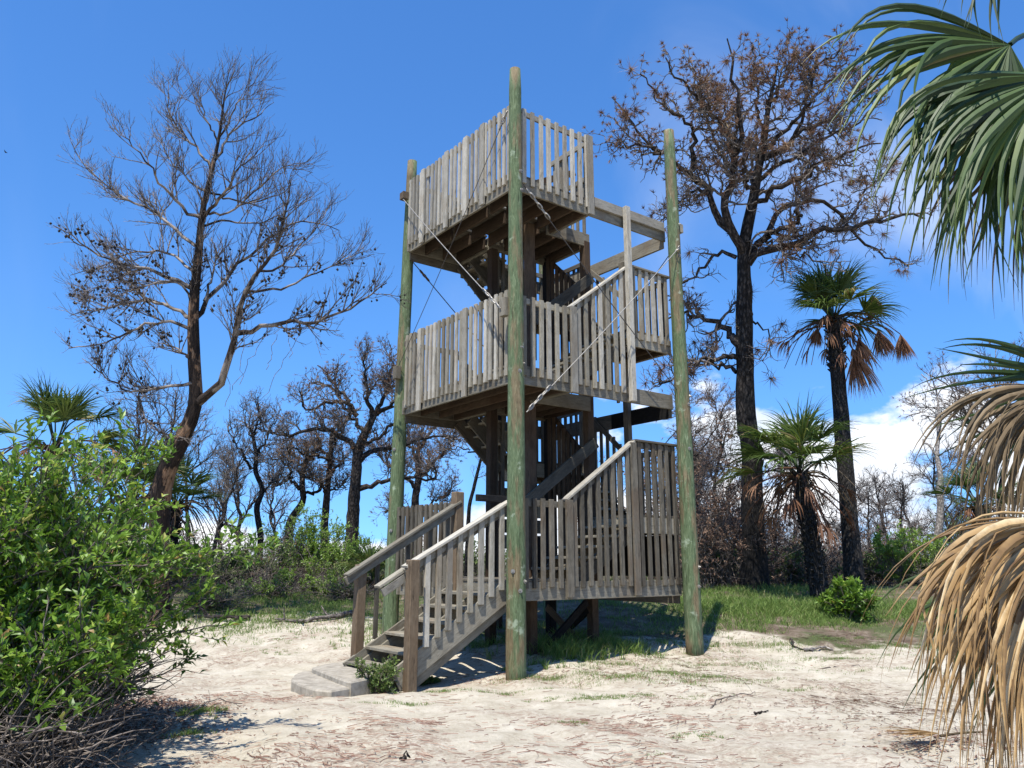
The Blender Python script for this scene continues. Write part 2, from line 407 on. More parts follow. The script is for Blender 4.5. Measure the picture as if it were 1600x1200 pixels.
M_SNAG = mat_bark('bleached_snag', (.20, .175, .15), (.38, .34, .30), (.55, .51, .46), 1.5)
M_PALMT = mat_bark('burnt_palm_trunk', (.010, .010, .009), (.04, .036, .032), (.12, .105, .09), 1.6)

def mat_leaf(name, stops, trans=.3, rough=.45, spec=.5, dead=False):
    n = NT(name); v = n.attr('var', 'Fac'); g = n.attr('grain')
    c = n.ramp(v, stops)
    if dead:
        f = n.noise(n.vmul(g, (1, 1, 1)), 9, 5, .65); c = n.mix(n.ss(f, .45, .65, 0., .6), c, stops[0][1]); c = n.mix(n.ss(n.noise(g, 45, 3), .6, .72, 0., .4), c, (.18, .14, .10))
    n.translucent(c, trans); return n.done(c, rough, spec)
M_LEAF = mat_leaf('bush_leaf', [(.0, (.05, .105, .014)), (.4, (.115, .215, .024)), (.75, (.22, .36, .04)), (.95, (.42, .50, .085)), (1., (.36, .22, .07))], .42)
M_SHRUB = mat_leaf('shrub_leaf', [(.0, (.06, .095, .024)), (.5, (.135, .205, .048)), (.85, (.23, .31, .07)), (1., (.28, .25, .12))], .35)
M_LIME = mat_leaf('vine_leaf', [(.0, (.12, .20, .025)), (.5, (.21, .33, .045)), (1., (.33, .45, .08))], .4)
M_GRASS = mat_leaf('grass_blade', [(.0, (.06, .11, .02)), (.45, (.13, .21, .04)), (.8, (.22, .30, .075)), (1., (.38, .34, .17))], .35, .6, .3)
M_DRYNEEDLE = mat_leaf('dead_needles', [(.0, (.09, .05, .034)), (.5, (.19, .108, .066)), (.85, (.31, .20, .115)), (1., (.42, .34, .17))], .2, .7, .2)
M_LITTER = mat_leaf('fallen_needles', [(.0, (.10, .052, .036)), (.5, (.21, .12, .085)), (1., (.36, .26, .19))], .1, .8, .2)
M_PALMG = mat_leaf('palm_green', [(.0, (.022, .045, .010)), (.5, (.060, .105, .020)), (.85, (.135, .185, .035)), (1., (.28, .22, .09))], .25, .5, .35)
M_PALMD = mat_leaf('palm_dead_tan', [(.0, (.13, .070, .024)), (.4, (.33, .20, .075)), (.75, (.56, .385, .18)), (1., (.76, .62, .38))], .22, .55, .4, True)
M_PALMO = mat_leaf('palm_dead_olive', [(.0, (.075, .05, .022)), (.5, (.17, .115, .055)), (1., (.32, .24, .14))], .2, .6, .3, True)
M_PALMB = mat_leaf('palm_dead_brown', [(.0, (.10, .045, .022)), (.5, (.23, .11, .055)), (1., (.38, .22, .12))], .2, .6, .3, True)
M_CONE = mat_simple('seed_cones', (.012, .010, .008), (.04, .03, .022), 30, .9, .3, .005)
M_DEADLEAF = mat_leaf('dead_brush_leaf', [(.0, (.07, .04, .028)), (.5, (.16, .095, .064)), (1., (.27, .185, .13))], .15, .8, .2)
M_BIRD = mat_simple('bird_feathers', (.01, .01, .01), (.03, .03, .03), 8)

# ------------------------------------------------------------------ ground
def build_ground():
    s = np.concatenate([-np.geomspace(14, 900, 34)[::-1], np.linspace(-13.9, 13.9, 330), np.geomspace(14, 900, 34)])
    t = np.concatenate([-np.geomspace(3, 300, 18)[::-1], np.linspace(-2.8, 24, 330), np.geomspace(24.2, 2500, 60)])
    S, T = np.meshgrid(s, t); X = CAM[0]+S*RT[0]+T*FH[0]; Y = CAM[1]+S*RT[1]+T*FH[1]
    Z = hgt(X, Y); n, m = X.shape
    r = np.random.RandomState(3)   # scuffed sand: many small dents
    near = (T > 1) & (T < 14) & (np.abs(S) < 13)
    bumps = np.zeros_like(Z)
    for _ in range(46):
        f = r.uniform(5, 17); a = r.uniform(0, 6.28); bumps += np.sin(f*(X*math.cos(a)+Y*math.sin(a))+r.uniform(0, 6.28))
    Z = Z+near*bumps*.0017
    i = np.arange(n-1)[:, None]*m+np.arange(m-1)[None, :]
    Q = np.stack([i, i+1, i+m+1, i+m], -1).reshape(-1, 4)
    V = np.stack([X, Y, Z], -1).reshape(-1, 3)
    # how much bare sand shows
    sand = 1-sstep(12.6, 15.2, T+.5*np.sin(S*1.1+1)+.35*np.sin(S*2.7)+.02*S)
    left = (sstep(-2.0, -3.2, S)*(1-sstep(15.6, 17.2, T+.3*np.sin(S*2)))); sand = np.maximum(sand, left)
    patch = np.exp(-(((T-31)/2.3)**2+((S+7.6)/3.2)**2)); sand = np.maximum(sand, np.clip(patch*1.3, 0, 1))
    mb = MB(); mb.add(V, Q, var=sand.ravel())
    n_ = NT('sandy_ground'); o = n_.obj(); v = n_.attr('var', 'Fac')
    big = n_.noise(o, .8, 5, .6, .4); med = n_.noise(o, 3.2, 6, .65, .3); fine = n_.noise(o, 26, 6, .7); spk = n_.noise(o, 120, 3, .6)
    sandc = n_.ramp(n_.math('ADD', n_.math('MULTIPLY', med, .6), n_.math('MULTIPLY', fine, .4)), [(.32, (.32, .275, .20)), (.5, (.47, .42, .325)), (.7, (.61, .56, .455))])
    sandc = n_.mix(n_.ss(spk, .58, .72, 0., .45), sandc, (.22, .16, .12))
    lit = n_.math('MULTIPLY', n_.ss(big, .44, .62), n_.ss(n_.noise(n_.vmul(o, (2., 2., 2.)), 5, 6, .75, 1.5), .42, .6))
    sandc = n_.mix(n_.math('MULTIPLY', lit, .8), sandc, n_.ramp(fine, [(.35, (.16, .10, .07)), (.65, (.36, .27, .20))]))
    soil = n_.ramp(med, [(.3, (.07, .052, .036)), (.5, (.145, .11, .078)), (.72, (.27, .22, .165))])
    soil = n_.mix(n_.ss(n_.noise(o, 1.1, 4), .42, .58, 0., .75), soil, n_.ramp(fine, [(.3, (.04, .06, .02)), (.7, (.10, .13, .045))]))
    msk = n_.ss(n_.math('ADD', v, n_.math('MULTIPLY_ADD', med, .9, -.45)), .32, .62)
    n_.bump(n_.math('ADD', fine, n_.math('ADD', n_.math('MULTIPLY', spk, .35), n_.math('MULTIPLY', med, 1.2))), .8, .03)
    mat = n_.done(n_.mix(msk, soil, sandc), .95, .1)
    o_ = mb.build('ground', mat, smooth=True); tag(o_, 'pale sandy clearing with needle litter, darker scrub soil behind', kind='structure')
build_ground()

# ------------------------------------------------------------------ observation tower
A, B = 3.48, 3.26
Z1, Z2, Z3 = .85, 3.90, 6.95          # underside of each rim board
FL = .29                              # floor above underside of rim
tower = empty('observation_tower', (0, 0, 0), 'three storey grey wooden lookout tower with stairs held by tall green poles', 'tower')
R_ = np.random.RandomState(21)

def pole(base, top, r0, r1, bolts):
    base = np.array(base, float); top = np.array(top, float); n = 26; t = np.linspace(0, 1, n)
    P = base+(top-base)*t[:, None]; P[1:-1, :2] += np.cumsum(R_.normal(size=(n-2, 2))*.0016, 0)*np.sin(t[1:-1]*np.pi)[:, None]
    R = (r0+(r1-r0)*t)*(1+R_.uniform(-.015, .015, n)); R[-1] *= .93; 
    mb = MB(); tubes(mb, P[None], R[None], 24, cap=True, jit=.012, rng=R_)
    o = mb.build('pole', M_POLE, tower, smooth=False)
    for p in o.data.polygons: p.use_smooth = len(p.vertices) == 4
    for (z, dx, dy) in bolts:
        k = (z-base[2])/(top[2]-base[2]); c = base+(top-base)*k; r = r0+(r1-r0)*k
        d = np.array([dx, dy, 0.]); d /= np.linalg.norm(d); s = c+d*(r-.01)
        b = MB(); tubes(b, np.array([[s, s+d*.018]]), np.array([[.03, .03]]), 10, cap=True); tubes(b, np.array([[s+d*.018, s+d*.04]]), np.array([[.014, .014]]), 6, cap=True)
        b.build('bolt', M_STEEL, o)
    return o
cd = (-.6, -.8)
pole((-.045, -.15, -.35), (-.045, -.14, 8.86), .138, .092, [(1.0, -.2, -1), (1.12, .5, -1), (4.0, -.1, -1), (4.12, .6, -1), (4.35, .2, -1), (7.1, .3, -1), (6.8, .5, -1), (1.25, -.7, -.5)])
pole((A+.0, -.15, -.2), (A, -.14, 9.06), .142, .098, [(1.0, .1, -1), (1.3, .5, -1), (4.1, .6, -.8), (3.95, .1, -1), (7.2, .5, -1), (3.2, -.2, -1), (6.6, -.1, -1)])
pole((.0, B+.14, -.1), (.15, B+.13, 8.9), .138, .095, [(3.3, -.9, -.4), (1.9, -.8, -.5)])
pole((A, B+.14, -.1), (A-.1, B+.13, 8.0), .138, .1, [])

def platform(rects, zb, outer, mat_board, jmat, label=None):
    """rects: list of (x0,x1,y0,y1); rim boards joined as the platform mesh, joists and boards as its pieces"""
    rim = MB(); zc = zb+.125
    for (p, q) in outer: add_board(rim, (p[0], p[1], zc), (q[0], q[1], zc), .04, .25)
    o = rim.build('platform', M_GREY, tower)
    if label: o['label'] = label
    for (x0, x1, y0, y1) in rects:
        n = max(1, int(round((x1-x0)/.36)))
        for i in range(1, n+1):
            x = x0+(x1-x0)*i/n - (.07 if i == n else 0)
            board('joist', (x, y0+.06, zb+.13), (x, y1-.06, zb+.13), .04, .225, jmat, o)
        m = int(round((y1-y0-.06)/.15)); w = (y1-y0-.06)/m
        for i in range(m):
            y = y0+.04+w*(i+.5)
            board('deck_board', (x0+.03, y, zb+.27+R_.uniform(-.002, .002)), (x1-.02, y, zb+.27), w-.008, .036, M_DUSK, o)
    return o
XS, XE = 1.15, 2.43; YS, YE = 1.08, 2.2
def ring(x0, x1, y0, y1): return [((x0, y0+.062), (x1, y0+.062)), ((x0, y1-.062), (x1, y1-.062)), ((x0+.062, y0+.085), (x0+.062, y1-.085)), ((x1-.062, y0+.085), (x1-.062, y1-.085))]
for zb in (Z1, Z2):
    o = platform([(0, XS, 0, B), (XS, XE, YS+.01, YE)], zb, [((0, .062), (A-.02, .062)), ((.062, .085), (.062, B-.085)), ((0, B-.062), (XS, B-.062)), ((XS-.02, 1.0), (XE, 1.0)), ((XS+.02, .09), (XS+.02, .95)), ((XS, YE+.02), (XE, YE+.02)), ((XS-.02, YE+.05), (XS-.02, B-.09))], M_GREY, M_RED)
    platform([(XE, A, 0, YS)], zb+.97, ring(XE, A, 0, YS), M_GREY, M_RED)
    platform([(XE-.35, A, YE, B)], zb+2.02, ring(XE-.35, A, YE, B), M_GREY, M_RED)
platform([(0, 1.66, 0, YS), (0, XE+.1, YS+.01, YE), (0, XS, YE+.01, B)], Z3, [((0, .062), (A-.02, .062)), ((.062, .085), (.062, B-.085)), ((0, B-.062), (XS, B-.062)), ((1.63, .09), (1.63, YS-.08)), ((1.55, YS-.02), (XE+.12, YS-.02)), ((XE+.1, YS), (XE+.1, YE)), ((XS, YE+.02), (XE+.1, YE+.02)), ((XS+.02, YE+.05), (XS+.02, B-.09))], M_GREY, M_RED)
# second board of the doubled top beam, side beams to the back poles
board('beam', (1.66, .012, Z3+.245), (A-.09, .012, Z3+.245), .045, .17, M_PALE, tower)
board('beam', (A-.03, .09, Z3+.02), (A-.03, B+.05, Z3+.02), .05, .26, M_GREY, tower)
board('beam', (A-.03, .09, Z2+.0), (A-.03, B+.05, Z2+.0), .05, .27, M_DUSK, tower)
cb = board('beam', (A-.062, .12, Z2-.005), (A-.062, 1.5, Z2-.005), .012, .275, M_CHAR_SHADE, tower); cb['label'] = 'blackened charred side beam'
board('beam', (A-.03, .09, Z1), (A-.03, B+.05, Z1), .05, .25, M_DUSK, tower)
for zb in (Z2, Z3): board('beam', (.1, B+.02, zb+.0), (A, B+.02, zb+.0), .05, .25, M_DUSK, tower)

# posts
def post(x, y, z0, z1, mat=None, w=.1, d=.1, name='post'): return board(name, (x, y, z0), (x, y, z1), w, d, mat or M_BROWN, tower, up=(0, 1, 0), c=.006)
post(XE+.05, YS+.02, -.1, Z3+.1, M_RED, .14, .14); post(XE+.06, YE-.02, -.1, Z3+.05, M_CHAR_SHADE, .14, .14)
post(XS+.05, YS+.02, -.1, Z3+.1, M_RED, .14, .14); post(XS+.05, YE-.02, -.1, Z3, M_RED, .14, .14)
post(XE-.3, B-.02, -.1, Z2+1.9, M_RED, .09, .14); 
post(XE-.3, B-.15, Z2+.2, Z3-.9, M_DUSK)
post(A-.1, YS-.03, Z1+.02, Z3-.1, M_DUSK, .1, .12); post(A-.1, YE+.05, Z1+.02, Z3-.1, M_DUSK, .1, .1)
pp = post(XE-.02, -.045, Z2+.0, Z3+.34, M_PALE, .105, .085); pp['label'] = 'tall pale post on the front face'
# X bracing between the lower posts
board('brace', (XE+.0, YS+.06, .62), (XE+.0, YE-.06, -.02), .05, .11, M_CHAR_SHADE, tower); board('brace', (XE-.06, YE-.06, .62), (XE-.06, YS+.06, -.02), .05, .11, M_BROWN, tower)
board('brace', (XS+.2, YS+.04, -.05), (XE-.05, YS+.04, .75), .05, .11, M_CHAR_SHADE, tower)

def railing(p0, p1, zt0, zt1, zb0, zb1, out, sp=.14, w=.062, mat=M_GREY, cap=False, wide=(), inner=True, skip=0, bmat=None):
    """p0,p1 plan points on the outer face; out = outward normal; balusters, each an object"""
    p0 = np.array(p0, float); p1 = np.array(p1, float); out = np.array(out, float)
    L = np.linalg.norm(p1-p0); d = (p1-p0)/L
    def P(s, z, off): q = p0+d*s-out*off; return (q[0], q[1], z)
    zt = lambda s: zt0+(zt1-zt0)*s/L
    zb = lambda s: zb0+(zb1-zb0)*s/L
    rail = board('railing', P(0, zt0-.06, .06), P(L, zt1-.06, .06), .038, .09, mat, tower)
    inv = _mtx[rail.name].inverted()
    def sub(o): o.parent = rail; o.matrix_parent_inverse = inv; return o
    if cap: sub(board('cap_rail', P(-.02, zt0+.012, .045), P(L+.02, zt1+.012, .045), .135, .034, M_PALE if cap == 'pale' else mat))
    if inner: pass
    n = int(L/sp); s0 = (L-(n-1)*sp)/2
    for i in range(skip, n):
        s = s0+i*sp+R_.uniform(-.008, .008); ww = w*R_.uniform(.94, 1.05)
        top = zt(s)-(.004 if cap else R_.uniform(-.010, .004)); bot = zb(s)+R_.uniform(-.012, .012)
        ww = round(w*(.95 if i % 3 else 1.05), 4); hh = round(top-bot, 2)
        lean = R_.uniform(-.006, .006)
        b = board('baluster', P(s, top-hh, .02), P(s+lean, top, .02), ww if abs(out[1]) > .5 else .038, .038 if abs(out[1]) > .5 else ww, bmat or (M_PALE if R_.rand() < .35 and mat is M_GREY else mat), up=(0, 1, 0))
        sub(b)
    for s in wide:
        sub(board('baluster_post', P(s, zb(s)-.14, -.012), P(s, zt(s)+.0, -.012), .125 if abs(out[1]) > .5 else .04, .04 if abs(out[1]) > .5 else .105, M_PALE if mat is M_GREY else mat, up=(0, 1, 0)))
    return rail
F, Lf, Rr, Bk = (0, -1), (-1, 0), (1, 0), (0, 1)
RH = 1.30                                  # top rail above underside of rim
# top deck
railing((0, .03), (0, B), Z3+RH+.13, Z3+RH+.13, Z3+.13, Z3+.13, Lf, .128, .065, wide=(.75, 1.25, 1.85, 2.65), mat=M_PALE)
railing((.12, 0), (1.72, 0), Z3+RH+.12, Z3+RH+.12, Z3+.13, Z3+.13, F, .166, .074, mat=M_PALE, wide=(1.5,))
railing((1.7, .05), (1.7, YS), Z3+RH+.1, Z3+RH+.1, Z3+.05, Z3+.05, Rr, .16, mat=M_GREY)
railing((0, B), (XS, B), Z3+RH+.1, Z3+RH+.1, Z3+.13, Z3+.13, Bk, .16, mat=M_GREY)
railing((XS+.06, YE), (XE+.1, YE), Z3+RH+.1, Z3+RH+.1, Z3+.13, Z3+.13, Bk, .16, mat=M_GREY)
railing((XE+.12, YS), (XE+.12, YE), Z3+RH+.1, Z3+RH+.1, Z3+.13, Z3+.13, Rr, .16, mat=M_GREY)
# middle and lower decks
for lv, zb in enumerate((Z1, Z2)):
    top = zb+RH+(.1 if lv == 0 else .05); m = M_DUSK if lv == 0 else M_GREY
    if lv == 1:
        railing((0, .03), (0, B), zb+RH+.13, zb+RH+.13, zb+.12, zb+.12, Lf, .135, .068, wide=(1.2, 2.6), mat=M_GREY)
    else:
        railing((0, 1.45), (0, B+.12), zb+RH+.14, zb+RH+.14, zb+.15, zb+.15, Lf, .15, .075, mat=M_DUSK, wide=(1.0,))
    s0 = 1.02 if lv == 0 else 1.17; e0 = 2.43
    zl = top+(1.0 if lv == 0 else .98)
    bb = zb+(.17 if lv == 0 else .13)
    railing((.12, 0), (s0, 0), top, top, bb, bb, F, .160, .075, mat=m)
    railing((s0, 0), (e0, 0), top, zl, bb, bb, F, .160, .075, mat=m, cap='pale', wide=(.02,) if lv else (.02, 1.39))
    bb2 = bb if lv == 0 else zb+1.10
    railing((e0+.06, 0), (A-.03, 0), zl+.02, zl+.02, bb2, bb2, F, .160, .075, mat=m, cap=True)
    # back side of the ground deck, right side landings and flight, back flight
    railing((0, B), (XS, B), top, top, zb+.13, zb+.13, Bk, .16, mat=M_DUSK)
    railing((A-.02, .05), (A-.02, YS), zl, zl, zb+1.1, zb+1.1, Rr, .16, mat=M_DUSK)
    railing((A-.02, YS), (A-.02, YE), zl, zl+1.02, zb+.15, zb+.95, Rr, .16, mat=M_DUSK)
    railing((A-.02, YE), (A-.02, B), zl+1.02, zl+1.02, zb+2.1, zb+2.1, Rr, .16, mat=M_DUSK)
    railing((XE-.3, B), (A, B), zl+1.02, zl+1.02, zb+2.15, zb+2.15, Bk, .16, mat=M_DUSK)
    railing((XS, B), (XE-.3, B), zl+1.95, zl+1.1, zb+2.9, zb+2.1, Bk, .16, mat=M_DUSK)
    # inner screens round the well
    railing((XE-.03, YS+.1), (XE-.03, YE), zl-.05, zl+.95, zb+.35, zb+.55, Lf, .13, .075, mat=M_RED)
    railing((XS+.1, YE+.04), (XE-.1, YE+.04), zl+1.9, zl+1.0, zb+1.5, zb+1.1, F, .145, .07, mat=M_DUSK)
    board('handrail', (s0+.02, YS-.1, top+.04), (XE+.1, YS-.1, zl+.12), .045, .185, M_DUSK, tower)
board('handrail', (XS+.1, YS+.2, Z3+.9), (XE, YS+.2, Z3+1.55), .04, .12, M_RED, tower)
board('beam', (.0, B-.75, Z3+RH-.1), (-.0, B-.75, Z3+RH+.12), .04, .09, M_PALE, tower)

def flight(p0, run, wid, z0, z1, n, smat=M_DUSK, tmat=M_GREY, name='staircase', ns=3, depth=.24):
    """p0 plan corner, run and wid plan vectors"""
    p0 = np.array(p0, float); run = np.array(run, float); wid = np.array(wid, float)
    rl = np.linalg.norm(run); W = np.linalg.norm(wid); r = run/rl; w = wid/W
    mb = MB(); rise = (z1-z0)/n; go = rl/(n-1) if n > 1 else rl
    for k in range(ns):
        off = .03+(W-.06)*k/(ns-1); q = p0+w*off
        e = q+run
        add_board(mb, (q[0], q[1], z0-.11), (e[0], e[1], z1-rise-.11), .04, depth)
    o = mb.build(name, smat, tower)
    for i in range(1, n):
        z = z0+rise*i-.02; c = p0+r*(go*(i-.5)+.0)
        for j, dd in enumerate((-.075, .075)):
            a = c+r*dd-w*.02; b = a+w*(W+.04)
            board('tread', (a[0], a[1], z), (b[0], b[1], z), .142, .038, tmat, o)
    return o
for zb in (Z1, Z2):
    f1 = zb+FL
    flight((XS, .1), (XE-XS, 0), (0, YS-.18), f1, f1+.97, 6)
    flight((XE+.05, YS), (0, YE-YS), (A-XE-.12, 0), f1+.97, f1+2.0, 6)
    flight((XE-.35, YE+.08), (XS-XE+.35, 0), (0, B-YE-.14), f1+2.0, f1+3.02, 6)
# planked box under the back landing
for k in range(4): board('plank', (XE-.28, B-.08, 1.75+k*.29), (A-.1, B-.08, 1.75+k*.29), .03, .25, M_DUSK if k % 2 else M_GREY, tower)
for k in range(8): board('shade_board', (A-.11, .12+k*.265, Z1+.30), (A-.11, .12+k*.265, Z1+.96), .25, .025, M_CHAR_SHADE, tower, up=(1, 0, 0))  # added black boards, their colour standing in for the shade beneath the landing
for k in range(4): board('shade_board', (XE+.12+k*.24, B-.13, Z1+.30), (XE+.12+k*.24, B-.13, Z1+1.0), .23, .025, M_CHAR_SHADE, tower, up=(0, 1, 0))
for k in range(4): board('shade_board', (XE+.15+k*.24, YS+.1, Z1+.30), (XE+.15+k*.24, YS+.1, Z1+.96), .23, .025, M_CHAR_SHADE, tower, up=(0, 1, 0))
# entry stair
ENW = 1.36
flight((-1.74, .10), (1.70, 0), (0, ENW-.1), -.09, Z1+FL, 7, M_GREY, M_GREY, 'entry_stair', 3, .27)
board('stringer', (-1.72, .062, -.03), (0, .062, 1.02), .04, .27, M_GREY, tower)
board('stringer', (-1.72, ENW+.01, -.04), (0, ENW+.01, .98), .04, .24, M_GREY, tower)
n1 = board('newel_post', (-1.56, -.03, -.3), (-1.56, -.03, 1.40), .135, .135, M_BROWN, tower, up=(0, 1, 0), c=.012)
n2 = board('newel_post', (-1.56, ENW+.06, -.3), (-1.55, ENW+.06, 1.34), .135, .135, M_BROWN, tower, up=(0, 1, 0), c=.012)
n3 = board('newel_post', (.0, ENW+.02, .1), (0, ENW+.02, 2.42), .15, .15, M_BROWN, tower, up=(0, 1, 0), c=.012); n3['label'] = 'tall square post beside the stair opening'
sl = railing((-1.62, .0), (-.03, .0), 1.16+.14, 2.19, .06+.12, 1.08, F, .165, .079, mat=M_GREY, cap='pale')
board('handrail', (-1.95, .16, 1.07), (-.02, .16, 2.17), .14, .035, M_GREY, tower)
board('handrail', (-1.9, .11, 1.0), (-.02, .11, 2.09), .038, .1, M_PALE, tower)
board('handrail', (-1.80, ENW+.0, 1.12), (.02, ENW+.0, 2.20), .04, .11, M_GREY, tower)
board('handrail', (-1.80, ENW+.0, 1.195), (.02, ENW+.0, 2.275), .14, .035, M_GREY, tower)
for k, x in enumerate((-1.3, -.82, -.45, -.15)):
    z = 1.06+(x+1.95)*.58; board('baluster', (x, ENW+.05, .1+(x+1.7)*.6), (x, ENW+.05, z), .06, .04, M_DUSK, tower, up=(0, 1, 0))
board('beam', (.05, .95, Z1+RH+.16), (.9, .95, Z1+RH+.16), .05, .1, M_CHAR_SHADE, tower)

# wire rope bracing
def links(mb, p, q, n, r):
    p = np.array(p); q = np.array(q); d = (q-p)/n; L = np.linalg.norm(d); x = d/L
    for i in range(n):
        c = p+d*(i+.5); s = np.cross(x, (0, 0, 1) if i % 2 else (.6, -.8, .1)); s /= np.linalg.norm(s)
        a = np.linspace(0, 2*np.pi, 11); ring_ = c+np.cos(a)[:, None]*x*L*.62+np.sin(a)[:, None]*s*r*2.6
        tubes(mb, ring_[None], np.full((1, 11), r), 5)
def cable(a, b, mat, r=.008, sag=.03, chain=None, label=None, cm=M_STEEL):
    a = np.array(a, float); b = np.array(b, float); t = np.linspace(0, 1, 14)[:, None]; P = a+(b-a)*t; P[:, 2] -= np.sin(t[:, 0]*np.pi)*sag
    mb = MB(); tubes(mb, P[None], np.full((1, 14), r), 6); o = mb.build('cable', mat, tower, smooth=True)
    if label: o['label'] = label
    for (f0, f1, n) in (chain or []):
        m = MB(); links(m, a+(b-a)*f0, a+(b-a)*f1, n, .011); m.build('chain', cm, o, smooth=True)
    return o
yo = -.16
cable((-.1, B+.05, 8.05), (-.22, -.02, 4.95), M_STEEL, .008, .03, [(.86, .99, 5)], 'pale wire rope slanting down the left face', )
cable((-.08, .02, 8.20), (-.04, B+.1, 4.75), M_WIRE, .006, .05, [(.0, .06, 3)])
cable((.02, yo-.05, 6.95), (A-.05, yo+.02, 4.15), M_WIRE, .008, .03, [(.03, .16, 6)], None, M_STEEL)
cable((A-.02, yo-.12, 6.75), (.06, yo-.1, 3.42), M_STEEL, .0075, .04, [(.87, .985, 5), (.0, .03, 2)], 'pale wire rope with turnbuckle crossing the front face')
cable((.12, B+.02, 6.85), (A, B+.05, 4.1), M_WIRE, .009, .02, [(.06, .12, 3)], None, M_RUST)
cable((A+.02, -.02, 6.72), (A, B, 4.2), M_WIRE, .008, .02)
cable((A+.02, -.05, 3.6), (A+.02, B, 1.3), M_WIRE, .008, .02)
bl = board('anchor_block', (-.16, -.03, 4.84), (-.16, -.03, 5.12), .09, .13, M_GREY, tower, up=(0, 1, 0)); 
board('anchor_block', (-.06, B+.02, 8.0), (-.06, B+.02, 8.14), .12, .14, M_BROWN, tower, up=(0, 1, 0)); board('anchor_block', (-.08, B+.04, 4.55), (-.08, B+.04, 4.78), .1, .12, M_DUSK, tower, up=(0, 1, 0))
board('anchor_block', (A+.17, -.14, 7.1), (A+.17, -.14, 7.26), .07, .1, M_GREY, tower, up=(0, 1, 0))

# ------------------------------------------------------------------ concrete step slabs
def slab(name, px, ztop, th, label, group=None):
    pts = np.array([onplane(u, v, 2, ztop)[:2] for u, v in px]); c = pts.mean(0)
    # soften corners, then bevel the upper edge
    n = len(pts); dense = []
    for i in range(n):
        p, q, r = pts[i-1], pts[i], pts[(i+1) % n]
        for t in (.06, .3, .6, .94): dense.append(q+(r-q)*t)
    D = np.array(dense); m = len(D)
    rr = np.random.RandomState(len(px)); D += rr.normal(size=D.shape)*.004
    top = c+(D-c)*.975
    V = np.concatenate([np.c_[D, np.full(m, ztop-th)], np.c_[D, np.full(m, ztop-.018)], np.c_[top, np.full(m, ztop)], [[c[0], c[1], ztop]]])
    Q = [(i, (i+1) % m, m+(i+1) % m, m+i) for i in range(m)]+[(m+i, m+(i+1) % m, 2*m+(i+1) % m, 2*m+i) for i in range(m)]
    T = [(2*m+i, 2*m+(i+1) % m, 3*m) for i in range(m)]
    # make faces point out whichever way the outline runs
    if np.sum((D[:, 0]*np.roll(D[:, 1], -1)-np.roll(D[:, 0], -1)*D[:, 1])) < 0: Q = [q[::-1] for q in Q]; T = [t[::-1] for t in T]
    mb = MB(); mb.add(V, Q, T); o = mb.build(name, M_CONC); return tag(o, label, 'paving slab', group)
slab('concrete_step', [(455, 1062), (459, 1055), (470, 1049.5), (500, 1046), (560, 1060), (566, 1066), (548, 1074), (516, 1079.5), (490, 1077), (468, 1070)], -.045, .2, 'lower concrete step slab with rounded front edge before the stairs', 'concrete slabs at the foot of the stairs')
slab('concrete_step', [(486, 1043), (515, 1036), (572, 1031), (612, 1038), (598, 1055), (546, 1066)], .02, .25, 'upper rectangular concrete step slab directly below the bottom tread', 'concrete slabs at the foot of the stairs')

# ------------------------------------------------------------------ trees
def trace(px, D0, dD, rpx0, rpx1, n, rng=None):
    px = np.array(px, float); k = np.linspace(0, 1, len(px)); P = []
    for (u, v), t in zip(px, k): P.append(at(u, v, D0+dD*t))
    P = resample(P, n); t = np.linspace(0, 1, n)
    s = (D0/FPX); R = (rpx0+(rpx1-rpx0)*t**.8)*s
    return P, R
def tuft(mb, rng, p, d, n, L, W, spread=.8, drop=.3):
    m = len(p); P = np.repeat(p, n, 0); Dd = np.repeat(d, n, 0)+rng.normal(size=(m*n, 3))*spread; Dd[:, 2] -= drop; Dd /= np.linalg.norm(Dd, axis=1, keepdims=True)
    Ln = L*rng.uniform(.6, 1.2, m*n)[:, None]; s = np.cross(Dd, rng.normal(size=(m*n, 3))); s /= np.linalg.norm(s, axis=1, keepdims=True)+1e-9
    V = np.stack([P-s*W, P+s*W, P+Dd*Ln], 1); var = np.repeat(np.repeat(rng.random_sample(m), n)*.6+rng.random_sample(m*n)*.4, 3)
    mb.add(V, None, np.arange(m*n*3).reshape(-1, 3), var=var)
def blobs(mb, rng, p, r):
    """small faceted cones (octahedra)"""
    m = len(p); O = np.array([[1, 0, 0], [0, 1, 0], [-1, 0, 0], [0, -1, 0], [0, 0, 1.2], [0, 0, -1.2]])
    V = p[:, None, :]+O[None]*(r*rng.uniform(.6, 1.2, m))[:, None, None]*rng.uniform(.8, 1.2, (m, 6, 1))
    T = np.array([[0, 1, 4], [1, 2, 4], [2, 3, 4], [3, 0, 4], [1, 0, 5], [2, 1, 5], [3, 2, 5], [0, 3, 5]])
    mb.add(V, None, ((np.arange(m)*6)[:, None, None]+T).reshape(-1, 3))

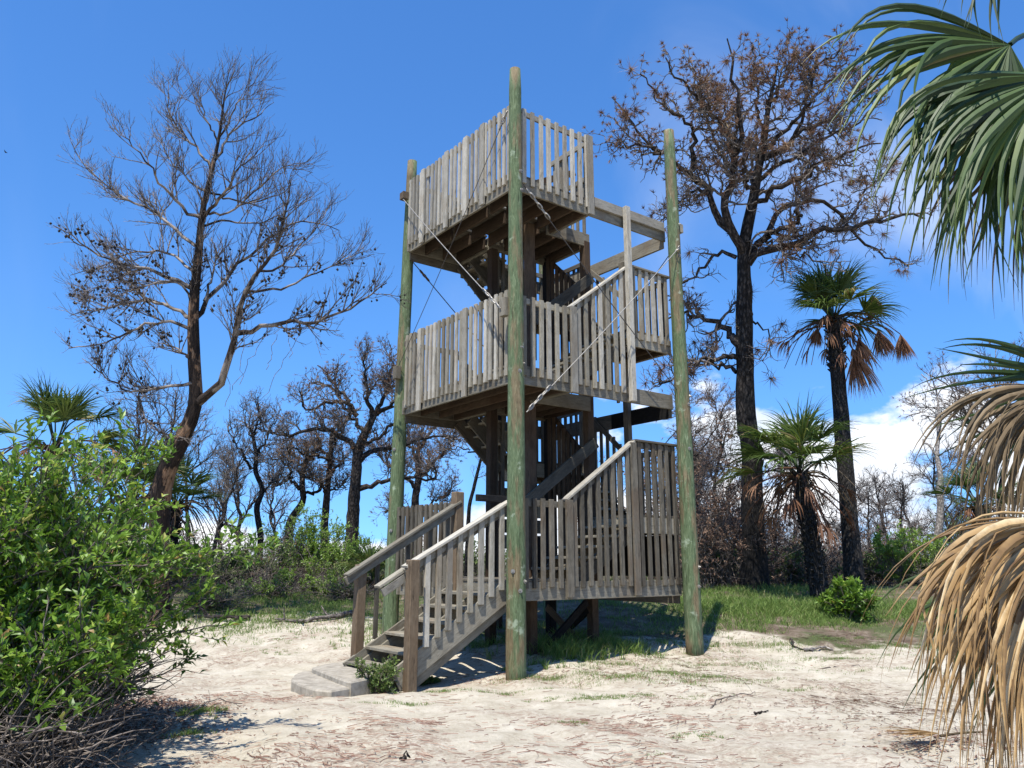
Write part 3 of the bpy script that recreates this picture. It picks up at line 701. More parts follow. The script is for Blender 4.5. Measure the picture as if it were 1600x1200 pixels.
def left_tree():
    rng = np.random.RandomState(4); D = 15.0; b = gp(243, D)
    root = empty('dead_tree', tuple(b), 'tall leaning bare tree hung with small dark cones left of the tower', 'tree')
    loc = -b
    tr = [(243, 990), (246, 940), (248, 869), (249, 800), (256, 740), (286, 685), (308, 632), (305, 590), (303, 556), (301, 501), (305, 442), (311, 395), (314, 340), (326, 286), (336, 247), (344, 207), (348, 168), (357, 113)]
    n = 40; P = resample([at(u, v, D) for u, v in tr], n); P[0, 2] -= .3
    vpx = np.linspace(0, 1, n); R = np.interp(vpx, [0, .12, .3, .38, .5, .62, .75, .87, 1], [22, 16, 14.5, 11, 9.5, 7.5, 4.5, 2.4, .5])*D/FPX
    mb = MB(); tubes(mb, (P+loc)[None], R[None], 14, jit=.05, rng=rng)
    tk = mb.build('trunk', M_CASU2, root, smooth=True)
    limbs = [([(308, 630), (325, 616), (341, 606), (355, 581), (358, 556), (369, 521), (373, 482), (385, 454), (405, 423), (428, 399), (438, 364), (448, 325), (455, 278)], -1.2, 7.5, .7),
      ([(369, 521), (393, 517), (436, 503), (491, 505), (542, 485), (581, 458), (604, 442)], -2, 4.5, .7),
      ([(385, 454), (436, 454), (475, 435), (522, 415), (561, 395)], 1, 2.6, .5),
      ([(301, 501), (316, 478), (350, 442), (358, 423), (405, 388), (444, 356), (483, 341), (530, 360)], 1.5, 4.5, .6),
      ([(319, 470), (334, 427), (338, 399), (330, 370)], 1, 2.5, .6),
      ([(318, 340), (330, 325), (354, 301), (369, 270), (393, 247), (412, 227)], -1.0, 3.2, .5),
      ([(333, 255), (358, 215), (373, 196), (405, 180), (428, 160)], 1, 2.6, .4),
      ([(326, 300), (346, 309), (385, 317), (420, 312), (452, 294)], 1.4, 2., .4),
      ([(301, 497), (291, 493), (271, 482), (232, 468), (189, 476), (142, 485), (110, 493)], .8, 3.6, .6),
      ([(303, 452), (291, 446), (264, 435), (228, 419), (197, 411), (158, 403), (130, 380), (83, 352)], -1.0, 3.8, .6),
      ([(308, 430), (295, 419), (279, 403), (248, 392), (197, 395), (150, 420), (110, 430)], 1.8, 2.8, .5),
      ([(313, 390), (295, 380), (264, 348), (228, 325), (193, 309), (158, 286), (134, 258), (112, 222)], 1.0, 3.2, .5),
      ([(316, 340), (291, 333), (271, 309), (248, 286), (232, 254), (205, 223), (178, 198)], -1.2, 3, .5),
      ([(322, 300), (311, 294), (279, 266), (256, 239), (240, 205)], 1.4, 2.4, .4),
      ([(331, 265), (311, 235), (279, 203), (262, 168), (264, 121)], .6, 2.4, .4),
      ([(340, 225), (325, 190), (312, 160), (305, 130)], -.6, 1.8, .4),
      ([(342, 215), (362, 180), (380, 150), (398, 128)], -.8, 1.8, .4),
      ([(300, 522), (291, 509), (264, 501), (217, 511), (189, 521), (162, 540), (107, 544)], -.8, 3, .6),
      ([(302, 562), (285, 552), (271, 540), (248, 536)], .3, 2.2, .7),
      ([(306, 600), (296, 600), (240, 605), (203, 613), (160, 587), (128, 560)], -.6, 3, .5),
      ([(240, 605), (213, 619), (229, 661), (251, 680), (270, 676)], -.8, 2.6, 1),
      ([(314, 355), (345, 345), (385, 350), (430, 340), (480, 310)], 1.6, 2.2, .4),
      ([(316, 330), (350, 338), (400, 300), (440, 262), (470, 255)], -1.5, 2.2, .4),
      ([(405, 423), (430, 425), (462, 390), (500, 350), (515, 320)], 1.2, 2.2, .4),
      ([(303, 480), (285, 440), (245, 440), (210, 455), (160, 450), (125, 455)], -1.5, 2.2, .4)]
    L = []; LR = []
    for px, dD, r0, r1 in limbs:
        d0 = 0.
        p, r = trace(px, D, dD, r0, r1, 16); p[1:-1] += rng.normal(size=(14, 3))*.02; L.append(p); LR.append(r)
    L = np.array(L); LR = np.array(LR)
    for p, r in zip(L, LR):
        m = MB(); tubes(m, (p+loc)[None], r[None], 7, jit=.08, rng=rng); m.build('limb', M_CASU3, root, smooth=True)
    Pt = resample(P[18:], 16)[None]; Rt = np.interp(np.linspace(18, n-1, 16), np.arange(n), R)[None]
    P1 = np.concatenate([L, Pt]); R1 = np.concatenate([LR, Rt])
    s1, r1 = sprout(rng, P1, R1, 430, 1.05, 7, .016, .005, (25, 55), .20, .05, .13, .22, .6)
    s2, r2 = sprout(rng, s1, r1, 2600, .52, 5, .008, .0032, (20, 50), .25, .07, .12, .15)
    s3, r3 = sprout(rng, s2, r2, 5200, .26, 3, .0042, .0022, (15, 45), .25, .08, .1, .2)
    m = MB(); tubes(m, s1+loc, r1, 5, var=rng.random_sample(len(s1))); tubes(m, s2+loc, r2, 3); tubes(m, s3+loc, r3, 3)
    o = m.build('twigs', M_TWIGG, root); o['kind'] = 'stuff'
    lo = (s2[:, -1, 2] < b[2]+7.2)   # cones sit in strings on the lower and outer branches
    c = s2[lo][rng.choice(lo.sum(), 400)]; cc = []
    for q in c:
        k = rng.randint(1, 4); cc += list(q[k]+rng.normal(size=(rng.randint(1, 4), 3))*.05)
    m = MB(); blobs(m, rng, np.array(cc)+loc, .029); o = m.build('seed_cones', M_CONE, root); o['kind'] = 'stuff'
    # hanging vines
    v = []; 
    for u0, v0, u1, v1 in ((372, 500, 352, 640), (425, 505, 362, 610), (470, 520, 400, 640), (380, 470, 378, 600), (435, 515, 415, 580), (450, 510, 455, 560)):
        a_ = at(u0, v0, D-1); c_ = at(u1, v1, D-1.2); t = np.linspace(0, 1, 12)[:, None]; q = a_+(c_-a_)*t+rng.normal(size=(12, 3))*.03; v.append(q)
    m = MB(); tubes(m, np.array(v)+loc, np.full((len(v), 12), .005), 4); o = m.build('vines', M_TWIGB, root); o['kind'] = 'stuff'
M_CASU2 = mat_bark('scorched_trunk_bark', (.035, .022, .016), (.13, .072, .045), (.30, .19, .115), .9)
def _casu():
    # bark burnt black in large patches, bare orange-brown wood showing between them
    n = NT('fire_scarred_bark'); g = n.attr('grain'); o = n.obj()
    st = n.noise(n.vmul(g, (1., 5., 5.)), 6, 6, .65, 1.); pt = n.noise(n.vmul(g, (.9, 2., 2.)), 2.2, 4, .6)
    c = n.ramp(st, [(.3, (.11, .06, .035)), (.55, (.27, .165, .095)), (.8, (.42, .30, .20))])
    c = n.mix(n.ss(pt, .53, .60, 1., 0.), c, n.ramp(st, [(.35, (.010, .008, .007)), (.8, (.07, .05, .038))]))
    n.bump(st, .9, .03); return n.done(c, .9, .15)
M_CASU2 = _casu()
def _casu3():
    n = NT('grey_and_black_limb_bark'); g = n.attr('grain')
    st = n.noise(n.vmul(g, (1., 5., 5.)), 6, 6, .65, 1.); pt = n.noise(n.vmul(g, (.9, 2., 2.)), 1.8, 4, .6)
    c = n.ramp(st, [(.3, (.13, .105, .085)), (.55, (.27, .23, .19)), (.8, (.44, .39, .34))])
    c = n.mix(n.ss(pt, .46, .56, 1., 0.), c, n.ramp(st, [(.35, (.015, .012, .010)), (.8, (.09, .065, .05))]))
    n.bump(st, .9, .02); return n.done(c, .9, .15)
M_CASU3 = _casu3()
left_tree()

def right_pine():
    rng = np.random.RandomState(8); D = 20.; b = gp(1181, D)
    root = empty('burnt_pine', tuple(b), 'huge fire-blackened pine with twisted limbs and rusty needle tufts right of the tower', 'tree'); loc = -b
    tr = [(1181, 930), (1179, 870), (1175, 807), (1176, 706), (1164, 650), (1164, 604), (1163, 502), (1163, 430), (1160, 395), (1166, 360), (1176, 320), (1182, 280), (1188, 248), (1196, 216), (1198, 176), (1208, 136), (1216, 95)]
    n = 40; P = resample([at(u, v, D) for u, v in tr], n); P[0, 2] -= .3
    R = np.interp(np.linspace(0, 1, n), [0, .06, .2, .33, .42, .55, .62, .75, .88, 1], [26, 19, 16, 15, 13.5, 12.5, 10, 7.5, 4.5, 1.2])*D/FPX
    mb = MB(); tubes(mb, (P+loc)[None], R[None], 16, jit=.075, rng=rng); mb.build('trunk', M_BURNT2, root, smooth=True)
    limbs = [([(1162, 400), (1156, 380), (1140, 354), (1134, 328), (1144, 296), (1144, 256), (1150, 224), (1160, 200), (1156, 160), (1148, 120), (1136, 60)], -1.2, 9, 1.),
      ([(1150, 222), (1136, 212), (1120, 184), (1092, 152), (1056, 120), (1040, 90)], -1.5, 4.5, .9),
      ([(1150, 375), (1120, 332), (1104, 296), (1080, 272), (1052, 260), (1032, 240), (1000, 208), (972, 172), (956, 152)], 1.0, 7, .9),
      ([(1082, 268), (1084, 228), (1092, 204), (1072, 188), (1040, 172), (1016, 132), (1000, 116)], -1, 4.5, .9),
      ([(1032, 240), (1000, 228), (968, 228), (940, 224)], 1, 2.6, .7),
      ([(1172, 326), (1196, 308), (1224, 292), (1252, 280), (1280, 256), (1312, 244), (1344, 232), (1376, 224)], -2, 5.5, 1.),
      ([(1188, 250), (1216, 240), (1240, 216), (1268, 200), (1296, 184), (1328, 152), (1360, 124), (1400, 90)], 1.5, 5, 1.),
      ([(1190, 235), (1232, 204), (1252, 176), (1268, 132), (1285, 95), (1315, 75)], -1.8, 4, .9),
      ([(1198, 172), (1224, 132), (1240, 95), (1246, 70)], 1, 3.2, .8),
      ([(1178, 300), (1165, 282), (1156, 262), (1170, 240)], -1.5, 4, 1.),
      ([(1168, 412), (1180, 400), (1196, 388), (1232, 386), (1260, 372), (1288, 358), (1320, 354), (1356, 352), (1392, 340), (1416, 328), (1445, 342)], -1.5, 7.5, 1.5),
      ([(1172, 400), (1192, 372), (1212, 344), (1224, 324), (1252, 314), (1280, 316), (1304, 328), (1330, 356), (1352, 380), (1384, 396), (1420, 416)], 1.4, 5.5, 1.2),
      ([(1186, 380), (1210, 358), (1236, 352), (1252, 340), (1243, 330)], -1, 5, 2.5),
      ([(1150, 402), (1136, 396), (1112, 400), (1096, 424), (1068, 440), (1045, 470)], 1, 3.6, .9),
      ([(1156, 540), (1142, 518), (1121, 502), (1091, 497), (1065, 487), (1040, 500)], 1, 7, 1.2),
      ([(1159, 560), (1140, 556), (1116, 561), (1081, 574), (1045, 594), (1020, 600)], -1, 4.6, 1.),
      ([(1150, 582), (1130, 574), (1116, 568), (1085, 562), (1062, 580)], .8, 3.4, .9),
      ([(1320, 354), (1345, 320), (1360, 290), (1385, 270)], 1, 3., .8),
      ([(1144, 260), (1120, 240), (1110, 200), (1090, 130), (1075, 90)], 1.8, 3.6, .8),
      ([(1182, 285), (1205, 262), (1250, 240), (1290, 215), (1345, 190), (1390, 150)], -1.2, 3.6, .8),
      ([(1196, 216), (1186, 180), (1180, 130), (1176, 70)], 1.4, 3.4, .8),
      ([(1240, 216), (1262, 165), (1300, 120), (1340, 75)], -.5, 3.2, .8),
      ([(1104, 296), (1075, 300), (1050, 330), (1030, 350)], .5, 2.4, .7),
      ([(1192, 372), (1225, 395), (1265, 400), (1300, 430)], -1.5, 2.6, .8),
      ([(1165, 480), (1182, 500), (1198, 520), (1205, 560)], -.5, 2.2, .6)]
    L = []; LR = []
    for px, dD, r0, r1 in limbs:
        p, r = trace(px, D, dD, r0, r1, 18); p[1:-1] += rng.normal(size=(16, 3))*.05; L.append(p); LR.append(r)
    L = np.array(L); LR = np.array(LR)
    for p, r in zip(L, LR):
        m = MB(); tubes(m, (p+loc)[None], r[None], 8, jit=.12, rng=rng); m.build('limb', M_BURNT, root, smooth=True)
    Pt = resample(P[24:], 18)[None]; Rt = np.interp(np.linspace(24, n-1, 18), np.arange(n), R)[None]
    P1 = np.concatenate([L, Pt]); R1 = np.concatenate([LR, Rt])
    s1, r1 = sprout(rng, P1, R1, 310, 1.35, 9, .042, .014, (30, 75), .08, .02, .28, .25, .8)
    s2, r2 = sprout(rng, s1, r1, 1350, .72, 7, .020, .008, (30, 70), .18, .05, .32, .15)
    s3, r3 = sprout(rng, s2, r2, 3600, .34, 4, .010, .006, (25, 70), .3, .08, .3, .15)
    m = MB(); tubes(m, s1+loc, r1, 5); tubes(m, s2+loc, r2, 4); tubes(m, s3+loc, r3, 3)
    o = m.build('branches', M_TWIGB, root); o['kind'] = 'stuff'
    tip = s3[:, -1]; dr = tip-s3[:, -2]; dr /= np.linalg.norm(dr, axis=1, keepdims=True)+1e-9
    hi = tip[:, 2]-b[2]; pr = np.clip((hi-8.5)/4.5, .08, 1); k = rng.random_sample(len(tip)) < pr
    m = MB(); tuft(m, rng, (tip+loc)[k], dr[k], 16, .13, .010, .5, .35)
    k2 = rng.choice(len(tip), 170); tuft(m, rng, (tip+loc)[k2], dr[k2]*.3, 46, .34, .007, .7, .55)
    o = m.build('needles', M_DRYNEEDLE, root); o['kind'] = 'stuff'
M_BURNT2 = mat_bark('burnt_trunk_plates', (.010, .009, .008), (.05, .042, .036), (.14, .12, .10), .8, (.16, .55))
right_pine()

def wild_tree(name, label, u, D, H, lean=(0, 0), r=.12, fork=.4, spread=.5, seed=1, nl=7, mats=(None, None), n1=60, n2=260, n3=0, tufts=0, wig=.22, L1=1., tuftm=None, flat=.0, group=None, leafn=0, kink=.05, L0=.4, a0=(30, 65)):
    rng = np.random.RandomState(seed); b = gp(u, D); loc = -b
    mt, mw = mats[0] or M_BURNT, mats[1] or M_TWIGB
    root = empty(name, tuple(b), label, 'tree', group)
    n = 20; t = np.linspace(0, 1, n)[:, None]; right = RT
    P = b+np.array([0, 0, 1.])*t*H+right*lean[0]*t**1.3+np.array([FH[0], FH[1], 0])*lean[1]*t
    w = np.cumsum(rng.normal(size=(n, 3))*np.array([1, 1, .2])*kink*H/8, 0); w -= w[0]; P = P+w*np.sqrt(t); P[0, 2] -= .3
    R = r*(1-.86*t[:, 0]**.9)*(1+.25*np.exp(-t[:, 0]*20))
    m = MB(); tubes(m, (P+loc)[None], R[None], 9, jit=.07, rng=rng); m.build('trunk', mt, root, smooth=True)
    s0, r0 = sprout(rng, P[None], R[None], nl, H*L0, 10, r*.55, r*.12, a0, .12, .05*(1-flat), wig*.8, fork, .3, 0, .65)
    for p, q in zip(s0, r0):
        mm = MB(); tubes(mm, (p+loc)[None], q[None], 6, jit=.08, rng=rng); mm.build('limb', mt, root, smooth=True)
    P1 = np.concatenate([s0, resample(P[10:], 11)[None]]); R1 = np.concatenate([r0, np.interp(np.linspace(10, 19, 11), np.arange(20), R)[None]])
    s1, r1 = sprout(rng, P1, R1, n1, H*.2*L1, 7, r*.2, r*.06, (25, 65), .2, .06, wig, .2)
    s2, r2 = sprout(rng, s1, r1, n2, H*.09*L1, 5, r*.09, max(.003, r*.03), (25, 60), .2, .07, wig, .15)
    m = MB(); tubes(m, s1+loc, r1, 4); tubes(m, s2+loc, r2, 3); src = s2
    if n3:
        s3, r3 = sprout(rng, s2, r2, n3, H*.045*L1, 3, r*.05, max(.003, r*.02), (20, 60), .2, .07, wig, .1); tubes(m, s3+loc, r3, 3); src = s3
    o = m.build('branches', mw, root); o['kind'] = 'stuff'
    if tufts:
        k = rng.choice(len(src), min(tufts, len(src)), replace=False); tp = src[k, -1]; dr = tp-src[k, -2]; dr /= np.linalg.norm(dr, axis=1, keepdims=True)+1e-9
        m = MB(); tuft(m, rng, tp+loc, dr, 7, .15, .008, .5, .1); o = m.build('needles', tuftm or M_DRYNEEDLE, root); o['kind'] = 'stuff'
    return root

def traced_tree(name, label, D, u, tr, tR, limbs, seed, mats, n1, n2, n3, L, rr, tufts=0, tl=.14, group=None, top0=.6, wig=.28, curl=.07):
    rng = np.random.RandomState(seed); b = gp(u, D); loc = -b; root = empty(name, tuple(b), label, 'tree', group)
    pts = [at(*p, D) for p in tr]; pts[0] = b-np.array([0, 0, .3]); n = 30; P = resample(pts, n); R = np.interp(np.linspace(0, 1, n), np.linspace(0, 1, len(tR)), tR)*D/FPX
    mb = MB(); tubes(mb, (P+loc)[None], R[None], 10, jit=.08, rng=rng); mb.build('trunk', mats[0], root, smooth=True)
    Ls = []; Rs = []
    for px, dD, r0, r1 in limbs:
        p, r = trace(px, D, dD, r0, r1, 16); p[1:-1] += rng.normal(size=(14, 3))*.06*D/30; Ls.append(p); Rs.append(r)
        m = MB(); tubes(m, (p+loc)[None], r[None], 6, jit=.1, rng=rng); m.build('limb', mats[0], root, smooth=True)
    k = int(n*top0); P1 = np.concatenate([np.array(Ls), resample(P[k:], 16)[None]]); R1 = np.concatenate([np.array(Rs), np.interp(np.linspace(k, n-1, 16), np.arange(n), R)[None]])
    s1, r1 = sprout(rng, P1, R1, n1, L, 8, rr, rr*.35, (30, 70), .3, curl, wig, .22); s2, r2 = sprout(rng, s1, r1, n2, L*.55, 6, rr*.5, rr*.22, (30, 65), .3, curl, wig, .15); s3, r3 = sprout(rng, s2, r2, n3, L*.25, 3, rr*.28, rr*.18, (20, 60), .3, .08, wig, .15)
    m = MB(); tubes(m, s1+loc, r1, 4); tubes(m, s2+loc, r2, 3); tubes(m, s3+loc, r3, 3); m.build('branches', mats[1], root)['kind'] = 'stuff'
    if tufts:
        i = rng.choice(len(s3), tufts); tp = s3[i, -1]; dr = tp-s3[i, -2]; dr /= np.linalg.norm(dr, axis=1, keepdims=True)+1e-9
        m = MB(); tuft(m, rng, tp+loc, dr, 7, tl, .008, .5, .0); m.build('needles', M_DRYNEEDLE, root)['kind'] = 'stuff'
bgp = 'burnt pines standing beyond the shrubs left of the tower'
def Z5(pts): return [(400+x/3.53, 520+y/3.53) for x, y in pts]
traced_tree('burnt_pine', 'broad rusty-crowned burnt pine just left of the tower, widest in the background', 30., 550, [(549, 900), (550, 829), (554, 769), (557, 735), (559, 701), (570, 679), (578, 662), (584, 650)], [13, 11.5, 10.5, 10, 9, 8, 7, 5],
  [(Z5([(555, 690), (520, 620), (450, 570), (370, 530), (300, 530), (200, 560), (60, 560), (0, 520)]), -1, 5, 1), (Z5([(570, 710), (620, 660), (690, 635), (760, 640), (850, 620), (950, 590), (1050, 560), (1130, 600)]), 1.5, 5, 1),
   (Z5([(570, 860), (650, 825), (730, 800), (850, 795), (950, 805), (1000, 800), (985, 740)]), -1.5, 4.5, 1.2), (Z5([(600, 560), (560, 500), (500, 420), (450, 320), (400, 230), (340, 180)]), 1, 4, 1), (Z5([(640, 470), (620, 380), (600, 260), (590, 170), (600, 110)]), -1, 4.5, 1),
   (Z5([(650, 460), (700, 380), (740, 280), (760, 180), (740, 110)]), 1, 4, 1), (Z5([(660, 450), (760, 400), (830, 330), (880, 250)]), -1.5, 4, 1), (Z5([(560, 460), (480, 370), (380, 380), (300, 440), (260, 400), (240, 320)]), -1, 4, 1), (Z5([(560, 620), (640, 600), (760, 500), (900, 480), (1000, 500)]), 2, 3.5, 1), (Z5([(520, 380), (420, 300), (330, 270), (280, 300)]), 1.5, 3, 1)],
  33, (M_BURNT, M_TWIGB), 200, 1300, 3000, 1.25, .03, 1700, .15, bgp)
traced_tree('burnt_pine', 'smaller burnt pine with a straight dark trunk left of the broad rusty one', 33., 508, [(506, 900), (507, 820), (512, 760), (516, 720), (518, 690), (520, 668)], [8, 7, 6, 5, 4, 3],
  [(Z5([(395, 900), (360, 820), (300, 800), (230, 770)]), -1, 3, .8), (Z5([(400, 800), (440, 740), (500, 700), (540, 690)]), 1, 3, .8), (Z5([(410, 720), (370, 640), (330, 560), (340, 490)]), 1, 3, .8), (Z5([(415, 660), (450, 560), (460, 480)]), -1, 3, .8), (Z5([(410, 700), (350, 680), (270, 660), (200, 640), (120, 650)]), -1.5, 2.6, .7), (Z5([(395, 880), (460, 850), (510, 860)]), 1, 2, .7)],
  34, (M_BURNT, M_TWIGB), 120, 800, 1600, 1.1, .025, 800, .14, bgp)
traced_tree('burnt_pine', 'burnt pine leaning right with crooked forked stems above the lime green bush', 33., 450, [(446, 900), (452, 815), (466, 795), (476, 781), (471, 758), (474, 732), (482, 712), (478, 690)], [8, 7.5, 7, 6, 5, 4.5, 4, 2.5],
  [(Z5([(250, 900), (330, 880), (380, 830), (340, 790), (300, 760)]), 1, 3.2, 1), (Z5([(240, 860), (200, 800), (190, 740), (140, 700), (60, 680)]), -1.5, 3.6, .8), (Z5([(265, 740), (220, 700), (180, 640), (110, 620)]), 1.5, 3, .8), (Z5([(290, 700), (330, 640), (350, 580)]), 1, 3, .8), (Z5([(200, 800), (150, 820), (100, 860), (80, 820)]), 1, 2.5, .8)],
  35, (M_CHARB, M_TWIGB), 110, 750, 1400, 1.1, .025, 500, .14, bgp)
traced_tree('burnt_pine', 'rusty burnt pine seen behind the left green pole', 36., 652, [(650, 900), (652, 830), (648, 780), (655, 745), (652, 715), (656, 690)], [9, 8, 7, 6, 5, 3],
  [([(650, 800), (680, 780), (700, 770), (712, 745)], 1, 3, .8), ([(652, 760), (625, 740), (600, 725), (590, 700)], -1, 3.4, .8), ([(653, 745), (680, 715), (702, 700), (718, 680)], -1, 3.4, .8), ([(652, 720), (635, 690), (640, 655)], 1.5, 3, .8), ([(655, 700), (680, 665), (690, 650)], 1, 3, .8), ([(650, 800), (620, 790), (600, 800)], 1, 3, .8)],
  36, (M_BURNT, M_TWIGB), 150, 1000, 2200, 1.3, .028, 2000, .16, bgp)
traced_tree('dead_tree', 'small dead tree with a snaking charred trunk between the leaning tree and pines', 26., 406, [(406, 900), (407, 835), (400, 790), (412, 768), (406, 752), (398, 738), (401, 712), (397, 690), (392, 668)], [6, 5, 4.6, 4.6, 4.4, 4, 3.6, 3, 2],
  [([(400, 712), (415, 690), (425, 665), (438, 640)], 1, 2.4, .6), ([(398, 738), (380, 715), (366, 690), (360, 660)], -1, 2.6, .6), ([(398, 690), (384, 660), (378, 630)], 1, 2, .6), ([(412, 768), (430, 750), (445, 745)], .5, 2, .6), ([(397, 680), (405, 650), (402, 620)], -.5, 1.8, .6)],
  37, (M_CHARB, M_TWIGG), 90, 600, 1000, .95, .02)
traced_tree('dead_tree', 'slender leaning bare tree seen under the middle deck', 24., 727, [(724, 880), (733, 790), (741, 760), (748, 730), (755, 705), (760, 680)], [4, 3.6, 3.4, 3, 2.4, 1.5],
  [([(752, 718), (740, 705), (720, 700), (700, 703)], .5, 2, .5), ([(756, 700), (770, 690), (778, 670)], -.5, 1.6, .5), ([(757, 695), (745, 672), (730, 655)], .5, 1.6, .5)],
  38, (M_CHARB, M_TWIGG), 60, 420, 700, .8, .014, wig=.18)
for k, (u, D, H, r, ln) in enumerate(((330, 27, 4.4, .1, .6), (372, 30, 5.2, .12, -.5), (292, 25, 4.6, .1, -.7), (212, 21, 5.4, .1, .4), (345, 34, 5.6, .12, .3), (168, 24, 6.2, .11, .3), (425, 38, 5.5, .12, .2))):
    wild_tree('dead_tree', ['thin crooked dead tree in scrub right of the leaning trunk', 'bare grey tree with a wavy trunk behind the hanging vines', 'spindly dead tree directly behind the leaning trunk base', 'fine twigged bare sapling above the green bush, left of the leaning trunk', 'pale leafless tree far behind the hanging vines', 'grey leafless tree rising behind the left bush and fan palms', 'far leafless tree left of the crooked forked pine'][k],
              u, D, H, (ln, 0), r, .3, .5, 50+k, 7, (M_CHARB if k % 2 == 0 else M_BURNT, M_TWIGG), 80, 420, 700, 0, .25, 1.1, kink=.12, L0=.45, group='bare dead trees in the scrub on the left')
# right background
wild_tree('dead_snag', 'bleached pale snag with broken crooked top between palm and dead fronds', 1466, 23, 6.1, (.5, 0), .16, .55, .3, 71, 7, (M_SNAG, M_SNAG), 14, 24, 0, 0, .3, .7, kink=.07, L0=.17, a0=(40, 80))
wild_tree('dead_snag', 'thin black leaning pole snag left of the bleached snag', 1407, 26, 3.3, (.55, 0), .09, .6, .3, 72, 3, (M_CHARB, M_CHARB), 6, 8, 0, 0, .2, .5, kink=.02, L0=.12)
wild_tree('dead_snag', 'grey bare snag with drooping branches right of the tall palm trunk', 1398, 29, 3.9, (-.5, 0), .1, .4, .3, 73, 6, (M_BURNT, M_TWIGG), 40, 160, 0, 0, .2, .8, kink=.05, L0=.3)
wild_tree('dead_snag', 'slim blackened snag close behind the tall palm trunk', 1362, 28, 3.4, (.3, 0), .08, .4, .3, 74, 5, (M_CHARB, M_TWIGG), 30, 120, 0, 0, .2, .8, kink=.04, L0=.25)
for k, (u, D, H, r, ln, br) in enumerate(((1570, 24, 6.6, .14, .4, 1), (1530, 33, 5.3, .12, .2, 1), (1440, 36, 4.6, .12, -.2, 0), (1375, 40, 4.4, .13, .4, 0), (1500, 28, 4.5, .1, -.3, 0), (1105, 24, 5.2, .14, -.3, 1), (1130, 27, 5.6, .14, .2, 1), (1240, 30, 4.4, .12, .3, 1), (1085, 30, 5., .12, .3, 1), (1215, 25, 3.9, .1, -.3, 0), (1330, 34, 4., .1, .3, 0))):
    wild_tree('dead_tree', ['tall fine-twigged bare tree at the right edge above the fan leaf', 'bare brown tree at right behind the green fan leaf', 'rounded grey leafless tree behind the slim snags', 'far leafless tree left of the bleached snag', 'low leafless tree beside the bleached snag', 'tangled brown dead tree just right of the right green pole', 'vine-choked dead tree left of the huge pine trunk', 'dead brown tree between huge pine trunk and short palm', 'brown dead tree partly behind the right green pole', 'low dead tree right of the huge pine trunk', 'low leafless tree between the two palm trunks'][k],
              u, D, H, (ln, 0), r, .25, .5, 80+k, 8, (M_BURNT, M_TWIGB if br else M_TWIGG), 110, 600, 1100, 500 if br else 0, .3, 1.15, M_DEADLEAF, kink=.1, L0=.45, group='leafless trees in the scrub on the right')

# ------------------------------------------------------------------ palms
def leaflet_geo(hub, d0, nrm, L, W, droop, rng, n=9, start=.0, twist=0.):
    """one pleated fan segment as a strip of V section; returns verts (n*3) and quads"""
    p = np.array(hub, float)+d0*start; d = np.array(d0, float); V = []; k = droop*rng.uniform(.6, 1.4); w = rng.normal(size=3)*.05; kn = rng.randint(3, n) if rng.rand() < .35 else -1; kd = rng.normal(size=3)*.28-np.array([0, 0, .25])
    s = np.cross(nrm, d0); s /= np.linalg.norm(s)+1e-9
    for i in range(n):
        f = i/(n-1); g = np.cross(s, d); g /= np.linalg.norm(g)+1e-9
        prof = (.30+1.1*f/.3 if f < .3 else 1.4)*(1 if f < .38 else max(.03, 1-((f-.38)/.62)**.85))/1.4
        ww = W*prof
        V += [p-s*ww/2+g*ww*.2, p-g*ww*.12, p+s*ww/2+g*ww*.2]
        d = d+np.array([0, 0, -1.])*k*(f**1.3)*.55+w*f; d /= np.linalg.norm(d)
        if i == kn: d = d+kd; d /= np.linalg.norm(d)
        s = s-(s@d)*d; s /= np.linalg.norm(s)+1e-9
        p = p+d*L/(n-1)
    Q = []
    for i in range(n-1):
        for j in (0, 1): a = i*3+j; Q.append((a, a+1, a+4, a+3))
    return np.array(V), Q
def fan(rng, hub, axis, side, n, L, W, spread, droop, npt=9, start=.0, jit=.05, cup=.25):
    axis = np.array(axis, float)/np.linalg.norm(axis); side = np.array(side, float); side -= (side@axis)*axis; side /= np.linalg.norm(side); nrm = np.cross(axis, side)
    out = []
    for i in range(n):
        a = math.radians(-spread+2*spread*(i+.5)/n)+rng.normal()*.02; d = axis*math.cos(a)+side*math.sin(a)-nrm*cup*abs(math.sin(a))+rng.normal(size=3)*jit; d /= np.linalg.norm(d)
        out.append(leaflet_geo(hub, d, nrm, L*(.72+.28*math.cos(a*.8))*rng.uniform(.85, 1.08), W, droop, rng, npt, start))
    return out
def petiole(mb, a, b, r, bend=.15, n=8):
    a = np.array(a, float); b = np.array(b, float); t = np.linspace(0, 1, n)[:, None]; P = a+(b-a)*t; P[:, 2] += np.sin(t[:, 0]*np.pi)*bend*np.linalg.norm(b-a)
    tubes(mb, P[None], np.linspace(r, r*.6, n)[None], 5)

